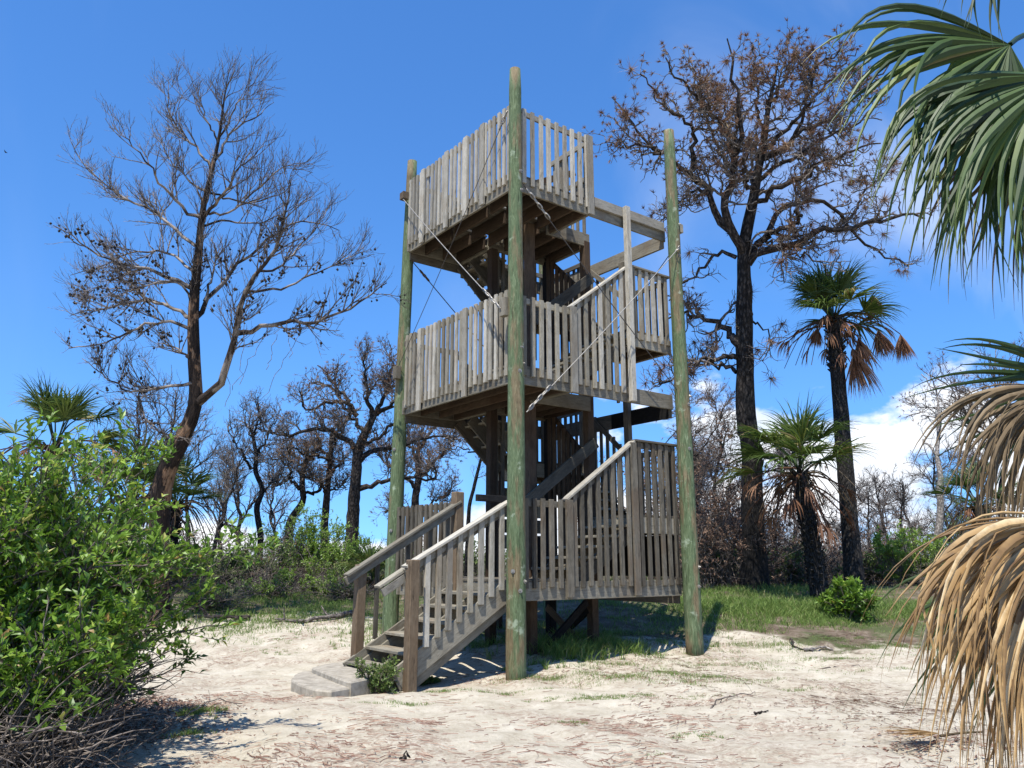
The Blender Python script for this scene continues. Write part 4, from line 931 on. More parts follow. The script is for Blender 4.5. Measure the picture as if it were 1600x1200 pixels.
def sabal(name, label, u, D, H, r, ng, nd, seed, fl=1.0, skirt=(), boots=True, lean=0., group=None, stalk=.9, extra=(), green=(20, 80)):
    rng = np.random.RandomState(seed); b = gp(u, D); loc = -b; root = empty(name, tuple(b), label, 'palm tree', group)
    n = 30; t = np.linspace(0, 1, n)[:, None]; P = b+np.array([0, 0, 1.])*t*H+RT*lean*t**1.2; P[0, 2] -= .25
    R = r*(1.12-.25*t[:, 0]+.2*np.exp(-t[:, 0]*15)); 
    mb = MB(); tubes(mb, (P+loc)[None], R[None], 14, jit=.05, rng=rng)
    if boots:   # criss-cross leaf bases up the trunk
        z = np.linspace(.1 if boots is True else boots, 1, int((1-(.1 if boots is True else boots))*H/.075))
        for k, zz in enumerate(z):
            for q in range(4):
                a = k*2.4+q*1.57; dirv = np.array([math.cos(a), math.sin(a), 0.]); c = b+np.array([0, 0, zz*H])+RT*lean*zz**1.2+dirv*r*.85
                add_board(mb, c+loc, c+loc+dirv*.085+np.array([0, 0, .10]), .07, .028)
    mb.build('trunk', M_PALMT, root, smooth=False)
    top = P[-1]+loc
    def frond(nm, az, el, st, mat, L, W, dr, nl, var, spread=80):
        dirv = np.array([math.cos(az)*math.cos(el), math.sin(az)*math.cos(el), math.sin(el)]); s0 = top+np.array([0, 0, rng.uniform(-.25, .1)])
        hub = s0+dirv*st; hub[2] -= .10*st if el > 0 else 0
        m = MB(); petiole(m, s0, hub, .02*fl, .10)
        ax = dirv.copy(); ax[2] -= .35 if el > .2 else .8; sd = np.cross(ax, (0, 0, 1)); sd = sd+rng.normal(size=3)*.15
        for V, Q in fan(rng, hub, ax, sd, nl, L, W, spread, dr, 7, jit=.09): m.add(V, Q, var=np.clip(var+rng.normal()*.14, 0, 1))
        m.build(nm, mat, root)
    for i in range(ng):
        az = i*2.399+rng.uniform(-.3, .3); el = math.radians(rng.uniform(*green)); frond('frond', az, el, stalk*rng.uniform(.8, 1.1), M_PALMG, .85*fl, .042*fl, rng.uniform(.4, .9), 32, rng.uniform(.25, .85))
    for i in range(nd):
        az = i*2.399+1+rng.uniform(-.4, .4); el = math.radians(rng.uniform(-65, 5)); frond('dead_frond', az, el, stalk*rng.uniform(.8, 1.4), M_PALMB, .42*fl, .03*fl, 1.6, 9, rng.uniform(.2, .7), 35)
    for (ru, rv, rz, L) in extra:      # hanging skirts: offset right, forward, up from the crown
        hub = top+RT*ru+np.array([FH[0], FH[1], 0])*rv+np.array([0, 0, rz]); m = MB(); petiole(m, top, hub, .02, .2)
        for V, Q in fan(rng, hub, (RT[0]*np.sign(ru)*.25, RT[1]*np.sign(ru)*.25, -1), RT, 44, L, .042, 26, .4, 7, cup=.4, jit=.1): m.add(V, Q, var=np.clip(.5+rng.normal()*.2, 0, 1))
        for V, Q in fan(rng, hub, (RT[0]*.1, RT[1]*.1, -1), FH.tolist()+[0], 24, L, .042, 24, .4, 7, cup=.3, jit=.1): m.add(V, Q, var=np.clip(.5+rng.normal()*.2, 0, 1))
        m.build('dead_frond', M_PALMB, root)
    # bare stalks drooping from below the crown
    m = MB()
    for i in range(30):
        az = rng.uniform(0, 6.28); e = rng.uniform(.7, 1.7); q = top+np.array([math.cos(az)*e*.8, math.sin(az)*e*.8, -rng.uniform(.3, 1.4)]); petiole(m, top+np.array([0, 0, -.1]), q, .014, .3)
    m.build('dry_stalks', M_PALMO, root)
    return root
sabal('palm_tree', 'tall burnt palm with smooth black trunk and a rust brown frond skirt', 1337, 18.4, 6.75, .19, 18, 18, 101, 1.28, lean=.1, boots=.8, stalk=.95, extra=((.30, -.3, -.95, 1.2), (.62, .1, -.45, 1.0), (1.15, .1, -.25, .8), (1.55, -.2, -.45, .75), (-.5, -.2, -.3, .5), (.9, -.3, .55, .6)), green=(15, 85))
sabal('palm_tree', 'short palm with rough black trunk and green fans left of the tall palm', 1283, 17.2, 2.85, .18, 17, 18, 102, 1.3, lean=-.25, stalk=.95, green=(15, 85))
sabal('palm_tree', 'fan palm rising behind the green bush at the left edge', 52, 15, 3.3, .18, 14, 8, 103, 1.0, stalk=.95)
sabal('palm_tree', 'low grey-green fan palm behind the bush near the leaning tree', 190, 17.5, 2.1, .16, 12, 10, 104, 1.05, stalk=.95)
sabal('palm_tree', 'small fan palm showing just left of the leaning trunk', 262, 20, 2.1, .15, 11, 6, 105, 1.0, stalk=.9)
sabal('palm_tree', 'distant fan palm behind the dead fronds at right', 1545, 21, 2.2, .16, 12, 5, 106, 1.0, stalk=.9)
sabal('palmetto', 'low saw palmetto fan clump against the left green pole', 584, 19, .25, .1, 15, 3, 107, .95, stalk=.55, boots=False, green=(20, 85))

def foreground_palm():
    rng = np.random.RandomState(9)
    base = gp(1905, 4.6); b = base.copy(); b[2] = float(hgt(b[0], b[1])); root = empty('palm_tree', tuple(b), 'close-up palm at the right edge, green fans above and bleached tan dead fans below', 'palm tree'); loc = -b
    H = 3.6; n = 24; t = np.linspace(0, 1, n)[:, None]; P = b+np.array([0, 0, 1.])*t*H; P[0, 2] -= .3
    m = MB(); tubes(m, (P+loc)[None], (.2*(1.1-.1*t[:, 0]))[None], 14, jit=.05, rng=rng)
    for k in range(40):
        for q in range(4):
            a = k*2.4+q*1.57; dv = np.array([math.cos(a), math.sin(a), 0.]); c = b+np.array([0, 0, .3+k*.085])+dv*.17; add_board(m, c+loc, c+loc+dv*.09+np.array([0, 0, .11]), .08, .03)
    m.build('trunk', M_PALMT, root); top = P[-1]
    def fr(label, hub, tip, sideway, nl, L, W, spread, droop, mat, v0, vs, rise=.25, cup=.25, jit=.04, anchor=None, npt=12, one=True):
        rest = MB()
        hubp = at(*hub); tp = at(*tip); ax = tp-hubp; sd = at(hub[0]+sideway[0]*100, hub[1]+sideway[1]*100, hub[2]+sideway[2])-hubp
        m = MB(); petiole(m, (anchor if anchor is not None else top)+loc, hubp+loc, .022, rise, 12); 
        f = m.build('frond' if mat is M_PALMG else 'dead_frond', M_PALMG if mat is M_PALMG else M_PALMO, root, smooth=True); f['label'] = label
        for V, Q in fan(rng, hubp+loc, ax, sd, nl, L, W, spread, droop, npt, cup=cup, jit=jit):
            mm = MB() if one else rest; k = np.linspace(0, 1, len(V)); mid = (np.arange(len(V)) % 3 == 1)*1.; mm.add(V, Q, var=np.clip(v0+rng.normal()*vs-mid*(.30 if mat is not M_PALMG else .18)+.12*(np.arange(len(V)) % 3 == 2)+rng.normal(size=len(V))*.06+.25*(k > .8)*(mat is M_PALMG)*rng.uniform(0, 2), 0, 1))  # pleat shading painted in: darker midrib crease, one edge lighter
            if one: mm.build('leaflet', mat, f)
        if one and mat is not M_PALMG:
            for V, Q in fan(rng, hubp+loc, ax, sd, int(nl*1.1), L*.98, W*.25, spread, droop*1.25, npt, cup=cup*1.5, jit=.08): rest.add(V, Q, var=np.clip(v0-.25+rng.normal()*.25, 0, 1))
        if rest.n: rest.build('leaflets', mat, f)['kind'] = 'stuff'
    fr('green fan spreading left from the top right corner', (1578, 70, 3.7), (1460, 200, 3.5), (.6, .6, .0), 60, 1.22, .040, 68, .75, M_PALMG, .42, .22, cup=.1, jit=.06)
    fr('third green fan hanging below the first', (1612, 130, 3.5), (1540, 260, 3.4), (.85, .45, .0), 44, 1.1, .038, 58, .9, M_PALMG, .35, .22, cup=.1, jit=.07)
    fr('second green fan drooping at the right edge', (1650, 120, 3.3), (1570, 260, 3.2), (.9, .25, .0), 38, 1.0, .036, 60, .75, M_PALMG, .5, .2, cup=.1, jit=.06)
    fr('dark fan hanging in from the top edge', (1600, -110, 3.2), (1500, -90, 3.2), (.3, 1, 0), 22, .55, .024, 60, .9, M_PALMG, .1, .12, one=False)
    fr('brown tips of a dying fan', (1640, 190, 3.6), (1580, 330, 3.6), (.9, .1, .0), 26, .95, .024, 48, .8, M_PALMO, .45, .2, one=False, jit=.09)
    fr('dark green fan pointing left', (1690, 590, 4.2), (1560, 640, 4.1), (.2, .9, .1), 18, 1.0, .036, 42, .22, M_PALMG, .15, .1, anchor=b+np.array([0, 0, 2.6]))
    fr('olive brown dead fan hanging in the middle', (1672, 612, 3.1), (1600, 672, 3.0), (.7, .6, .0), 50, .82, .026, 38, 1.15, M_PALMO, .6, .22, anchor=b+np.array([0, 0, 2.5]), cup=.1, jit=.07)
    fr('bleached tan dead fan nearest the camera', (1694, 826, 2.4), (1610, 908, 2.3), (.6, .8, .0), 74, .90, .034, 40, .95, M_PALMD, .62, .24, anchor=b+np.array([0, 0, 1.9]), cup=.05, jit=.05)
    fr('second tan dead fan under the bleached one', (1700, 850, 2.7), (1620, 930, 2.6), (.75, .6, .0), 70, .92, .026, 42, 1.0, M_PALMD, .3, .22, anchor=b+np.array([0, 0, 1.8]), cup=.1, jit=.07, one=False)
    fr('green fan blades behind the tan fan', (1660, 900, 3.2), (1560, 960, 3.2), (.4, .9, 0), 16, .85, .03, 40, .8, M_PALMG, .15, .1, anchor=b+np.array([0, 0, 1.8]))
foreground_palm()

# ------------------------------------------------------------------ shrubs and low plants
def bush(name, label, c, rad, h, nst, n1, n2, leaves, LL, LW, mat, seed, twig=None, dead=0, cat='bush', group=None, up=.35, lowz=.0, single=0, curl=.03, stuffname='leaves'):
    rng = np.random.RandomState(seed); c = np.array(c, float); root = empty(name, tuple(c), label, cat, group)
    a = rng.uniform(0, 6.28, nst); d = np.stack([np.cos(a)*rng.uniform(.2, 1, nst)*rad/h*1.1, np.sin(a)*rng.uniform(.2, 1, nst)*rad/h*1.1, np.ones(nst)], 1); d /= np.linalg.norm(d, axis=1, keepdims=True)
    p0 = np.c_[np.cos(a)*rad*.25*rng.random_sample(nst), np.sin(a)*rad*.25*rng.random_sample(nst), np.full(nst, -.08)]
    S = np.empty((nst, 9, 3)); S[:, 0] = p0; L = h*rng.uniform(.75, 1.1, nst)
    for k in range(8): d = d+rng.normal(size=(nst, 3))*.14; d /= np.linalg.norm(d, axis=1, keepdims=True); S[:, k+1] = S[:, k]+d*(L/8)[:, None]
    R = np.linspace(1, .3, 9)[None]*(.012+.006*h)*np.ones((nst, 1))
    s1, r1 = sprout(rng, S, R, n1, h*.42, 6, .009, .004, (30, 70), up, curl, .2, .12, .3)
    s2, r2 = sprout(rng, s1, r1, n2, h*.16, 4, .004, .002, (25, 65), up, curl, .18, .1, .2)
    m = MB(); tubes(m, S, R, 5); tubes(m, s1, r1, 4); tubes(m, s2, r2, 3); o = m.build('stems', twig or M_TWIGB, root); o['kind'] = 'stuff'
    m = MB(); n = leaves
    i = rng.choice(n2, n); k = rng.randint(0, 4, n); f = rng.random_sample(n)[:, None]
    p = s2[i, k]*(1-f)+s2[i, k+1]*f; tg = s2[i, k+1]-s2[i, k]; tg /= np.linalg.norm(tg, axis=1, keepdims=True)+1e-9
    q = rng.normal(size=(n, 3)); dd = tg*.6+q*.5; dd[:, 2] += .15
    nr = rng.normal(size=(n, 3))*.45; nr[:, 2] += 1
    keep = p[:, 2] > lowz*h*rng.uniform(.7, 1.3, n)
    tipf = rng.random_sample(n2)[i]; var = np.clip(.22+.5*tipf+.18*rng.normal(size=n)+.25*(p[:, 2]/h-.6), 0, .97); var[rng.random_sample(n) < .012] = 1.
    p, dd, nr, var = p[keep], dd[keep], nr[keep], var[keep]; Ls = LL*rng.uniform(.6, 1.25, len(p)); Ws = LW*rng.uniform(.7, 1.2, len(p))
    if single:
        dist = np.linalg.norm(p+c-CAM, axis=1); vis = (p+c-CAM)@FW; uu = 800+FPX*((p+c-CAM)@RT)/vis
        o_ = np.argsort(np.where((uu > -5), dist-.12*np.clip(var, 0, 1), 99)); one = o_[:single]
        for j in one:
            mm = MB(); leaf_cards(mm, p[j:j+1], dd[j:j+1], nr[j:j+1], Ls[j:j+1], Ws[j:j+1], var[j:j+1], .2, .15); mm.build('leaf', mat, root)
        rest = np.ones(len(p), bool); rest[one] = False; p, dd, nr, var, Ls, Ws = p[rest], dd[rest], nr[rest], var[rest], Ls[rest], Ws[rest]
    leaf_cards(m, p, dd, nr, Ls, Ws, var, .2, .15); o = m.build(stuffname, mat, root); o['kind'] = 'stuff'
    if dead:
        m = MB(); n = dead; a = rng.uniform(0, 6.28, n); rr = rad*np.sqrt(rng.random_sample(n))*.88; p = np.c_[np.cos(a)*rr, np.sin(a)*rr, rng.uniform(0, h*.42, n)]
        d = rng.normal(size=(n, 3)); d[:, 2] = np.abs(d[:, 2])*.4; d /= np.linalg.norm(d, axis=1, keepdims=True); T = np.empty((n, 6, 3)); T[:, 0] = p
        for k in range(5): d = d+rng.normal(size=(n, 3))*.2; d /= np.linalg.norm(d, axis=1, keepdims=True); T[:, k+1] = T[:, k]+d*(rng.uniform(.05, .16, n))[:, None]
        T[:, :, 2] = np.maximum(T[:, :, 2], .0)
        tubes(m, T, np.linspace(.006, .002, 6)[None]*rng.uniform(.5, 1.3, (n, 1)), 4); o = m.build('dead_twigs', M_TWIGB, root); o['kind'] = 'stuff'
    return root
c = gp(-18, 6.0)
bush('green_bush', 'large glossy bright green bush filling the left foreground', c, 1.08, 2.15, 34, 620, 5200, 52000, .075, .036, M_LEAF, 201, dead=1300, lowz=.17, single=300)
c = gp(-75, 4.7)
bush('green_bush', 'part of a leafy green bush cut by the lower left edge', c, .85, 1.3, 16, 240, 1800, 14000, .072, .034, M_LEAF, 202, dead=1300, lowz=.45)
c = gp(92, 6.9)
bush('green_bush', 'small leafy side shoot bush right of the large bush, reaching the sand', c, .62, 1.3, 16, 240, 1600, 13000, .072, .034, M_LEAF, 203, dead=600, lowz=.15)
c = ground(1322, 968)
bush('green_bush', 'small round glossy green bush at the foot of the tall palm', c, .42, .72, 12, 90, 420, 3000, .12, .05, M_LEAF, 204, lowz=.08)
c = ground(588, 1083)
bush('weed_clump', 'sprawling green weed between concrete slab and near newel post', c, .34, .42, 18, 160, 900, 6500, .04, .017, M_SHRUB, 205, cat='weed')
c = ground(660, 1070)
bush('weed_clump', 'low broad-leaved weed right of the near newel post', c, .26, .2, 12, 70, 300, 1500, .045, .03, M_SHRUB, 206, cat='weed')
specs = [ # u, D, rad, h, mat, label, leaves
 (470, 26, 1.1, 2.35, 'L', 'tall lime green vine-covered bush beneath the forked pine', 9000),
 (520, 25, 1.5, 1.75, 'L', 'lime green bush between the vine-covered one and the palmetto', 9000),
 (420, 24, 1.5, 1.2, 'S', 'dark green shrub left of the lime green bush', 7000),
 (355, 22, 1.5, 1.15, 'S', 'mid green shrub beneath the hanging vines', 7000),
 (300, 20, 1.2, 1.05, 'S', 'thin-leaved shrub right of the leaning trunk base', 5000),
 (560, 22, 1.2, .85, 'S', 'low shrub in front of the broad pine trunk', 6000),
 (640, 24, 1.3, 1.3, 'S', 'green shrub behind the stair handrails', 6000),
 (735, 26, 1.3, 1.4, 'S', 'green shrub seen through the stair balusters', 5000),
 (1000, 27, 1.8, 1.5, 'S', 'shrub behind the lower deck of the tower', 5000),
 (1110, 22, 1.0, 1.2, 'S', 'patchy shrub right of the right green pole', 3500),
 (1225, 23, 1.1, 1.3, 'S', 'shrub between the huge pine and short palm', 4500),
 (1440, 21.5, 1.35, 1.55, 'L', 'bright green rounded bush left of the hanging dead fronds', 9000),
 (1375, 23, 1.2, 1.3, 'S', 'brownish green bush right of the tall palm trunk', 5500),
 (1500, 19.5, 1.1, 1.0, 'S', 'green bush peeping out behind the tan fronds', 5000),
 (1560, 23, 1.6, 2.4, 'S', 'tall green shrub behind the right edge fronds', 6000),
 (415, 17.6, .8, .6, 'L', 'low bright leafy plants at the far edge of the sand', 4000),
 (500, 18.2, .9, .55, 'L', 'low leafy green plants left of the far newel post', 4000),
 (330, 15.8, .7, .6, 'S', 'low green plants beyond the side shoot bush', 3000),
 (245, 18, 1.2, 1.3, 'S', 'shrub behind the large bush at the leaning trunk', 4500),
 (150, 19, 1.5, 1.9, 'S', 'tall shrub behind the large left bush', 5000),
 (545, 17.5, .5, .45, 'S', 'small weed patch beside the fallen log', 2000)]
for k, (u, D, rad, h, mt, lb, lv) in enumerate(specs):
    mm = M_LIME if mt == 'L' else M_SHRUB
    bush('shrub', lb, gp(u, D), rad, h, 18, 150, 900, lv, .075 if D > 20 else .05, .045 if D > 20 else .03, mm, 300+k, twig=M_TWIGG if k % 3 == 0 else M_TWIGB, group='shrubs round the edge of the clearing', dead=250, lowz=.0)
# brown tangle of dead vines beside the right pole, thin bare brush elsewhere
def brush(name, label, u0, u1, D0, D1, h, n, mat, seed, leaf=0, lmat=None, r=.006):
    rng = np.random.RandomState(seed); us = rng.uniform(u0, u1, n); Ds = rng.uniform(D0, D1, n)
    # gp for many points at once
    zz = .69; P0 = CAM+Ds[:, None]*(FW+RT*((us-800)/FPX)[:, None]); k = (zz-CAM[2]-Ds*FW[2])/UP[2]; P0 = P0+UP*k[:, None]; P0[:, 2] = hgt(P0[:, 0], P0[:, 1])-.05
    d = rng.normal(size=(n, 3))*.45; d[:, 2] = 1; d /= np.linalg.norm(d, axis=1, keepdims=True); L = h*rng.uniform(.35, 1.1, n); S = np.empty((n, 7, 3)); S[:, 0] = P0
    for q in range(6): d = d+rng.normal(size=(n, 3))*.22; d /= np.linalg.norm(d, axis=1, keepdims=True); S[:, q+1] = S[:, q]+d*(L/6)[:, None]
    R = np.linspace(1.6, .5, 7)[None]*np.full((n, 1), r); s1, r1 = sprout(rng, S, R, n*4, h*.3, 4, r, r*.45, (25, 80), .1, .0, .25, .2)
    s2, r2 = sprout(rng, s1, r1, n*6, h*.13, 3, r*.6, r*.4, (25, 80), .1, .0, .25, .2)
    m = MB(); tubes(m, S, R, 4); tubes(m, s1, r1, 3); tubes(m, s2, r2, 3); o = m.build(name, mat); tag(o, label, 'brush', kind='stuff')
    if leaf:
        i = rng.choice(len(s2), leaf); p = s2[i, rng.randint(0, 4, leaf)]; m = MB(); leaf_cards(m, p, rng.normal(size=(leaf, 3))-[0, 0, .5], rng.normal(size=(leaf, 3)), .1*rng.uniform(.5, 1.2, leaf), .04, rng.random_sample(leaf)); o = m.build('dead_leaves' if lmat is M_DEADLEAF else 'scrub_leaves', lmat); tag(o, 'leaves scattered through the '+label, 'foliage', kind='stuff')
brush('dead_thicket', 'brown thicket of dead vines right of the tower', 1055, 1180, 20, 27, 4.3, 420, M_TWIGB, 401, 26000, M_DEADLEAF, .007)
brush('dead_thicket', 'thin brown thicket between the pine and palm trunks', 1180, 1400, 22, 32, 2.3, 380, M_TWIGB, 402, 6500, M_DEADLEAF, .006)
brush('dead_thicket', 'grey twiggy thicket along the right skyline', 1180, 1660, 24, 40, 3.3, 800, M_TWIGG, 403, 9000, M_DEADLEAF, .007)
brush('dead_thicket', 'grey twiggy thicket along the left skyline', -60, 460, 22, 38, 2.6, 560, M_TWIGG, 404, 5000, M_DEADLEAF, .007)
brush('dead_thicket', 'low grey brush behind the pines and tower', 440, 1080, 30, 42, 2.1, 420, M_TWIGG, 405, 5000, M_DEADLEAF, .008)
brush('green_scrub', 'belt of low green scrub behind the clearing', -100, 1080, 24, 48, 1.5, 700, M_TWIGB, 406, 30000, M_SHRUB, .006)
brush('green_scrub', 'belt of low green scrub on the right', 1080, 1700, 24, 48, 1.3, 450, M_TWIGB, 407, 17000, M_SHRUB, .006)
brush('far_wood', 'distant band of scrub closing the horizon', -400, 2100, 50, 120, 2.9, 1500, M_TWIGB, 408, 42000, M_SHRUB, .014)

# ------------------------------------------------------------------ grass and litter
def grass(name, label, patches, seed, wid=.006, mat=None):
    """patches: u, v, radius right, radius away, blades, height"""
    rng = np.random.RandomState(seed); mb = MB()
    for (u, v, ra, rb, n, h) in patches:
        g = ground(u, v); q = rng.normal(size=(n, 2))*.5
        cl = rng.randint(0, max(2, n//14), n); off = rng.normal(size=(max(2, n//14)+1, 2))*.55; q = off[cl]+q*.12
        x = g[0]+RT[0]*ra*q[:, 0]+FH[0]*rb*q[:, 1]; y = g[1]+RT[1]*ra*q[:, 0]+FH[1]*rb*q[:, 1]
        p = np.stack([x, y, hgt(x, y)-.01], 1); d = rng.normal(size=(n, 3))*.38; d[:, 2] = 1; d /= np.linalg.norm(d, axis=1, keepdims=True)
        hh = h*rng.uniform(.4, 1.15, n)*(1-.3*np.clip(np.abs(q).max(1), 0, 1)); blades(mb, p, d, hh, wid*rng.uniform(.6, 1.4, n)*(.7+h*2), .28, np.clip(rng.random_sample(n)*.6+.35*rng.random_sample(n)**3+.15, 0, 1), rng)
    o = mb.build(name, mat or M_GRASS); tag(o, label, 'grass', kind='stuff')
grass('grass', 'long green grass round the tower posts', [(880, 1026, .55, .3, 420, .42), (850, 1022, .4, .3, 260, .38), (960, 1022, .6, .25, 260, .34), (905, 1008, .6, .4, 400, .45), (870, 1018, .9, .5, 900, .36), (935, 1010, .8, .5, 700, .3), (1000, 1012, .8, .5, 600, .18), (700, 1000, 1., .6, 700, .22), (760, 1010, .8, .5, 500, .22), (845, 1040, .35, .2, 260, .2), (808, 1048, .25, .15, 160, .12), (1090, 1012, .4, .3, 260, .14), (1050, 1030, 1., .4, 500, .09), (960, 1040, 1.1, .4, 600, .1), (900, 985, 1.2, .8, 700, .25), (1000, 985, 1.2, .9, 700, .16), (1060, 985, .8, .9, 400, .14)], 501)
grass('grass', 'sunlit green grass right of the tower around the palm trunks', [(1160, 950, 1.8, 1.4, 5000, .3), (1215, 955, 1.8, 1.2, 4500, .28), (1130, 975, 1.0, .8, 1200, .16), (1270, 975, 1.2, .6, 900, .12), (1220, 925, 2.6, 1.6, 3000, .3), (1320, 950, 2.2, 1.6, 2600, .2), (1330, 975, 1.2, .6, 500, .12), (1390, 955, 1.6, 1.1, 2600, .22), (1450, 960, 1.5, 1.1, 2400, .22), (1110, 930, 1.5, 2., 1000, .22), (1000, 948, 2.2, 1.5, 1500, .16), (930, 942, 1.5, 1.5, 700, .15)], 502, .008)
grass('grass', 'short green grass on the left behind the sand', [(420, 1004, .6, .35, 500, .05), (350, 985, 1., .6, 900, .12), (400, 975, 1.3, .8, 1400, .14), (500, 960, 1.4, .9, 1400, .14), (560, 985, .5, .6, 500, .12), (540, 1000, .4, .5, 300, .08), (600, 1005, .8, .7, 600, .14), (310, 1005, .4, .3, 250, .08), (460, 935, 2.5, 2.2, 3600, .22), (560, 940, 2., 2.2, 2600, .2), (350, 950, 2., 1.8, 2600, .25), (500, 965, 2., .8, 1800, .14), (650, 975, 1.2, 1.2, 900, .2)], 503, .008)
grass('grass', 'thin scattered tufts of grass on the sand in front', [(965, 1090, .55, .2, 1248, 0.052), (900, 1092, .4, .15, 624, 0.046), (885, 1130, .22, .08, 384, 0.046), (1095, 1090, .35, .12, 480, 0.046), (1085, 1150, .35, .12, 408, 0.046), (1040, 1182, .2, .06, 288, 0.04), (1140, 1040, .9, .25, 1152, 0.069), (1290, 1030, 1.1, .25, 1248, 0.069), (1070, 1055, .8, .2, 1008, 0.081), (700, 1080, .4, .15, 480, 0.057), (310, 1115, .22, .2, 792, 0.127), (300, 1150, .2, .12, 384, 0.103), (1330, 1000, .8, .3, 768, 0.069), (790, 1085, .7, .2, 624, 0.057), (1180, 1065, 1.2, .2, 624, 0.057), (1250, 1080, .6, .12, 288, 0.057), (1000, 1062, 1.4, .3, 1248, 0.092), (890, 1060, .9, .25, 1008, 0.103), (1350, 1050, 1.2, .3, 576, 0.057), (620, 1100, .5, .12, 384, 0.057), (420, 1020, .5, .2, 480, 0.057), (1400, 1010, 1., .3, 960, 0.092), (1180, 1010, 1.4, .4, 1680, 0.103)], 504, .005)

def litter():
    rng = np.random.RandomState(61); n = 46000
    t = rng.uniform(2.2, 17, n); s = rng.uniform(-.72, .72, n)*t; x = CAM[0]+RT[0]*s+FH[0]*t; y = CAM[1]+RT[1]*s+FH[1]*t
    dn = sum(np.sin(f*(x*math.cos(a)+y*math.sin(a))+p) for f, a, p in ((1.3, .3, 0), (1.9, 1.4, 2), (2.7, 2.2, 1), (.8, 2.9, 3), (3.9, .9, 1.7)))
    k = rng.random_sample(n) < np.clip(.22+.30*dn, .04, 1); x, y = x[k], y[k]; n = len(x)
    a = rng.normal(size=n)*.6+.3+(x*.4); d = np.stack([np.cos(a), np.sin(a)], 1); L = rng.uniform(.04, .13, n); W = rng.uniform(.0014, .003, n)
    p = np.stack([x, y], 1); b = np.stack([-d[:, 1], d[:, 0]], 1); curve = b*(rng.normal(size=n)*.2*L)[:, None]
    pts = [p, p+d*L[:, None]*.5+curve, p+d*L[:, None]]; V = []
    for q in pts:
        for sgn in (-1, 1): w = q+b*W[:, None]*sgn; V.append(np.c_[w, hgt(w[:, 0], w[:, 1])+.010+rng.uniform(0, .006, n)*0+.002*sgn])
    V = np.stack(V, 1); Q = np.array([[0, 1, 3, 2], [2, 3, 5, 4]]); mb = MB(); mb.add(V, ((np.arange(n)*6)[:, None, None]+Q).reshape(-1, 4), var=np.repeat(rng.random_sample(n), 6))
    o = mb.build('needle_litter', M_LITTER); tag(o, 'reddish fallen pine needles strewn over the sand', 'litter', kind='stuff')
litter()

def duff():
    rng = np.random.RandomState(62); mb = MB()
    for (u, v, ra, rb, n) in ((90, 1150, 1.1, .9, 5000), (200, 1110, .6, .5, 1800), (300, 1110, .3, .3, 250), (1460, 1165, .5, .4, 300), (1000, 1000, 1.5, 1., 900)):
        g = ground(u, v); q = rng.normal(size=(n, 2))*.55; x = g[0]+RT[0]*ra*q[:, 0]+FH[0]*rb*q[:, 1]; y = g[1]+RT[1]*ra*q[:, 0]+FH[1]*rb*q[:, 1]
        p = np.stack([x, y, hgt(x, y)+.008+rng.random_sample(n)*.02], 1); d = rng.normal(size=(n, 3)); d[:, 2] *= .15; nr = rng.normal(size=(n, 3))*.3; nr[:, 2] += 1
        leaf_cards(mb, p, d, nr, .05*rng.uniform(.5, 1.3, n), .022, rng.random_sample(n), .2, .1)
    o = mb.build('leaf_litter', M_LITTER); tag(o, 'brown dead leaves lying under the left bush', 'litter', kind='stuff')
duff()

def stick(px, r, label, name='fallen_branch', mat=None, side=0, seed=0):
    rng = np.random.RandomState(seed+700); pts = []
    for (u, v, z) in px: g = ground(u, v); pts.append(g+np.array([0, 0, z+r]))
    P = resample(pts, 14); P[1:-1] += rng.normal(size=(12, 3))*.012; c = P[0].copy(); root = None
    mb = MB(); R = np.linspace(r, r*.35, 14); tubes(mb, (P-c)[None], R[None], 7, jit=.1, rng=rng, cap=True)
    if side:
        s, q = sprout(rng, (P-c)[None], R[None], side, .35, 5, r*.5, r*.2, (30, 60), .1, 0, .2, .3); tubes(mb, s, q, 4)
    o = mb.build(name, mat or M_TWIGB, smooth=True, loc=tuple(c)); tag(o, label, 'branch'); return o
stick([(555, 962, 0), (510, 970, .03), (470, 976, 0), (430, 972, 0)], .055, 'fallen grey log lying left of the far newel post', 'fallen_log', M_TWIGG, 4, 1)
stick([(390, 970, 0), (350, 972, .05), (300, 968, .0)], .05, 'fallen dark log behind the sand near the left bush', 'fallen_log', M_BURNT, 4, 2)
stick([(230, 1165, .02), (290, 1140, .1), (330, 1112, .12), (378, 1104, .02)], .009, 'long bare twig reaching from the bush over the sand', seed=3, side=3)
stick([(0, 1185, .35), (60, 1140, .3), (120, 1090, .35), (170, 1035, .45)], .012, 'pale straight branch slanting across the bush bottom', mat=M_TWIGG, seed=4)
stick([(1110, 1110, 0), (1122, 1098, .02), (1150, 1090, .02), (1180, 1082, 0)], .009, 'curved twig on the sand in front of the tower', seed=5, side=2)
stick([(1256, 1018, .0), (1290, 1016, .02), (1302, 1018, .0)], .03, 'short pale log piece on the sand near the right', 'fallen_log', M_SNAG, seed=6)
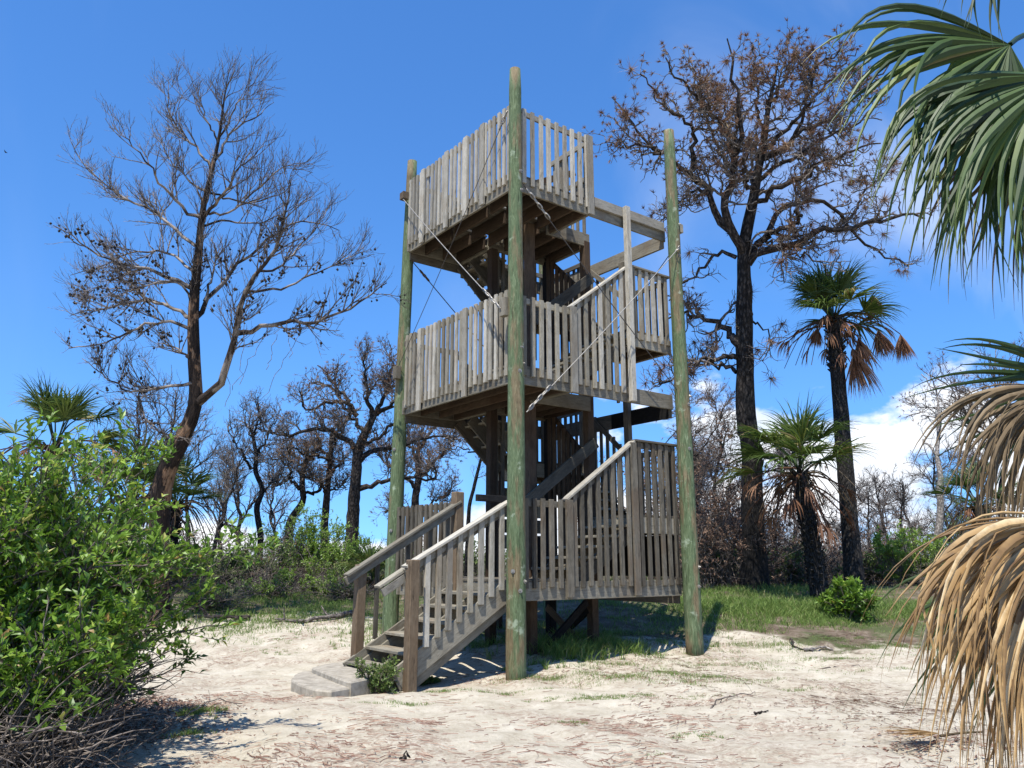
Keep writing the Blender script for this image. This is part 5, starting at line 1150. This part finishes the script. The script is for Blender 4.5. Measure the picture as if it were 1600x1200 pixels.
stick([(1236, 1005, .05), (1242, 1014, .0), (1270, 1020, .0)], .02, 'dark broken branch stub beside the pale log piece', mat=M_BURNT, side=3, seed=7)
stick([(1285, 1046, 0), (1330, 1042, .01), (1350, 1043, 0)], .01, 'thin straight twig lying right of the grass patch', seed=8)
stick([(1180, 1116, 0), (1196, 1114, .005), (1200, 1114, 0)], .012, 'tiny dark stick on the open sand', mat=M_BURNT, seed=9)
stick([(630, 1190, 0), (633, 1185, .01), (636, 1180, 0)], .012, 'small dark crooked stick at the bottom centre', mat=M_BURNT, seed=10)
stick([(700, 1037, 0), (690, 1030, .01), (683, 1026, 0)], .01, 'pale stick lying in the shade under the stairs', mat=M_SNAG, seed=11)
def ground_frond():
    rng = np.random.RandomState(77); g = ground(1470, 1160); root = empty('fallen_frond', tuple(g+np.array([0, 0, .05])), 'flat tan dead palm fan fallen on the sand at lower right', 'dead frond')
    m = MB(); petiole(m, np.array([.0, 0, 0]), np.array([.35*RT[0], .35*RT[1], .03]), .012, .02); m.build('stalk', M_PALMO, root)
    for V, Q in fan(rng, (0, 0, .02), (-RT[0], -RT[1], .02), (FH[0], FH[1], 0), 22, .52, .018, 38, .05, 6, cup=0, jit=.03):
        V[:, 2] = np.clip(V[:, 2], -.035, .06); mm = MB(); mm.add(V, Q, var=np.clip(.4+rng.normal()*.2, 0, 1)); mm.build('leaflet', M_PALMD, root)
ground_frond()
# tiny far bird
def bird():
    p = at(9, 238, 70); V = [(-.3, .0, .10), (-.14, .06, .03), (0, .12, 0), (.14, .06, .03), (.3, 0, .10), (-.13, -.05, .03), (0, -.16, 0), (.13, -.05, .03), (0, .03, .05), (0, .03, -.06)]
    T = [(0, 1, 5), (1, 8, 5), (4, 7, 3), (3, 7, 8), (1, 2, 8), (2, 3, 8), (5, 8, 6), (8, 7, 6), (1, 9, 2), (2, 9, 3), (5, 6, 9), (6, 7, 9), (1, 5, 9), (3, 9, 7)]
    mb = MB(); mb.add(V, None, T); o = mb.build('bird', M_BIRD, loc=tuple(p)); o.rotation_euler = (.3, .1, .9); tag(o, 'tiny dark bird flying far off in the left sky', 'bird')
bird()
